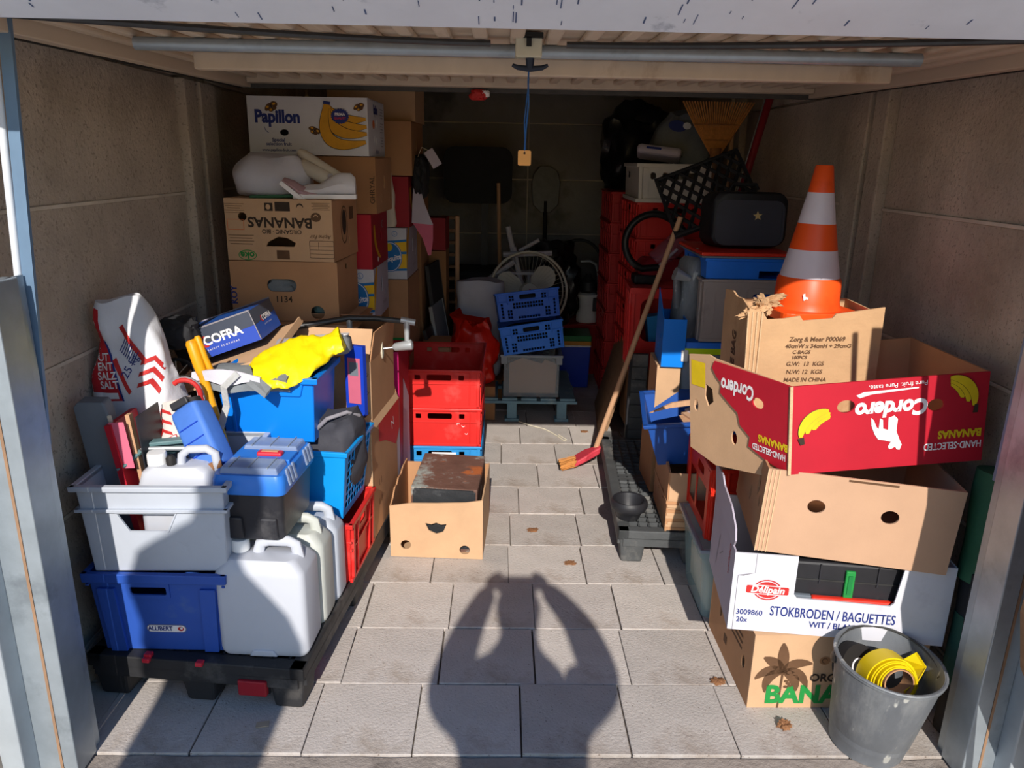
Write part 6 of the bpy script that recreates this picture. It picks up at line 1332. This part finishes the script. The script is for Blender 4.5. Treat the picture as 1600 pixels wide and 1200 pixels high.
for i in range(5): b.lathe([(.058-.0045*i, -.022), (.058-.0045*i, .022), (.055-.0045*i, .022), (.055-.0045*i, -.022), (.058-.0045*i, -.022)], 36, Matrix.Translation((.0+.004*i, .0, .0)) @ Matrix.Rotation(R(62), 4, 'X') @ Matrix.Translation((0, 0, .003*(i % 2))), caps=False)
b.build('coil', 'tape_yellow', t, smooth=True); b = B(); b.lathe([(.034, -.02), (.034, .02), (.031, .02), (.031, -.02), (.034, -.02)], 28, Matrix.Translation((.02, 0, 0)) @ Matrix.Rotation(R(62), 4, 'X'), caps=False); b.build('core', 'card', t, smooth=True)
strip('loose_end', [(.05, -.02, -.02), (.075, .0, .0), (.08, .03, .02), (.06, .05, .03)], .035, .002, 'tape_yellow', t, side=(0, .4, .9))
t = thing('black_roll', 'black adhesive roll standing behind the yellow tape in the bucket', 'tape', (1.01, 1.80, .215), (R(70), R(10), R(20))); t.scale = (1.15, 1.15, 1.15)
b = B(); b.lathe([(.055, -.015), (.055, .015), (.022, .015), (.022, -.015), (.055, -.015)], 32, caps=False); b.build('roll', 'ink_black', t, smooth=True); b = B(); b.lathe([(.022, -.016), (.022, .016), (.018, .016), (.018, -.016), (.022, -.016)], 24, caps=False); b.build('core', 'ink_white', t, smooth=True)
blob('putty_block', 'pale block at the bottom of the bucket under the tapes', .06, .06, .05, (1.04, 1.745, .10), 'white_bag', 95, .15, 2, cat='block')
# bagged parasol and tent bag at the right wall
t = thing('folded_parasol', 'long dark grey and green fabric bag leaning in the right corner', 'bag', (1.325, 1.79, .0), (R(-6), R(3), 0))
b = B(); rs = []
for i in range(16):
    s_ = i/15; rs.append([(.045*math.cos(a)*(1+.08*math.sin(s_*20+a)), .06*math.sin(a), .78*s_) for a in [k/16*2*PI for k in range(16)]])
b.loft(rs[:6]); b.build('lower_sleeve', 'dark_fabric', t, smooth=True); b = B(); b.loft(rs[3:8]); o = b.build('green_band', 'green_bag_fabric', t, smooth=True); o.scale = (1.04, 1.04, 1); b = B(); b.loft(rs[7:11]); b.build('upper_sleeve', 'dark_fabric', t, smooth=True); b = B(); b.loft([[(x*1.25, y*1.2, z) for x, y, z in r_] for r_ in rs[9:]]); b.build('hood', 'green_cloth', t, smooth=True); B().tube([(-.05, -.04, .5), (-.055, -.05, .25), (-.05, -.05, .02)], .007, 8).build('strap', 'dark_fabric', t, smooth=True)
t = thing('clear_sleeve', 'crumpled clear plastic sleeve at the foot of the right jamb', 'sleeve', (1.285, 1.735, 0), (0, R(4), 0)); b = B(); b.loft([[Vector((.022*math.cos(a), .018*math.sin(a), .5*s_))+noise.noise_vector(Vector((math.cos(a), math.sin(a), s_*6)))*.008 for a in [k/12*2*PI for k in range(12)]] for s_ in [i/10 for i in range(11)]]); b.build('film', 'film', t, smooth=True)
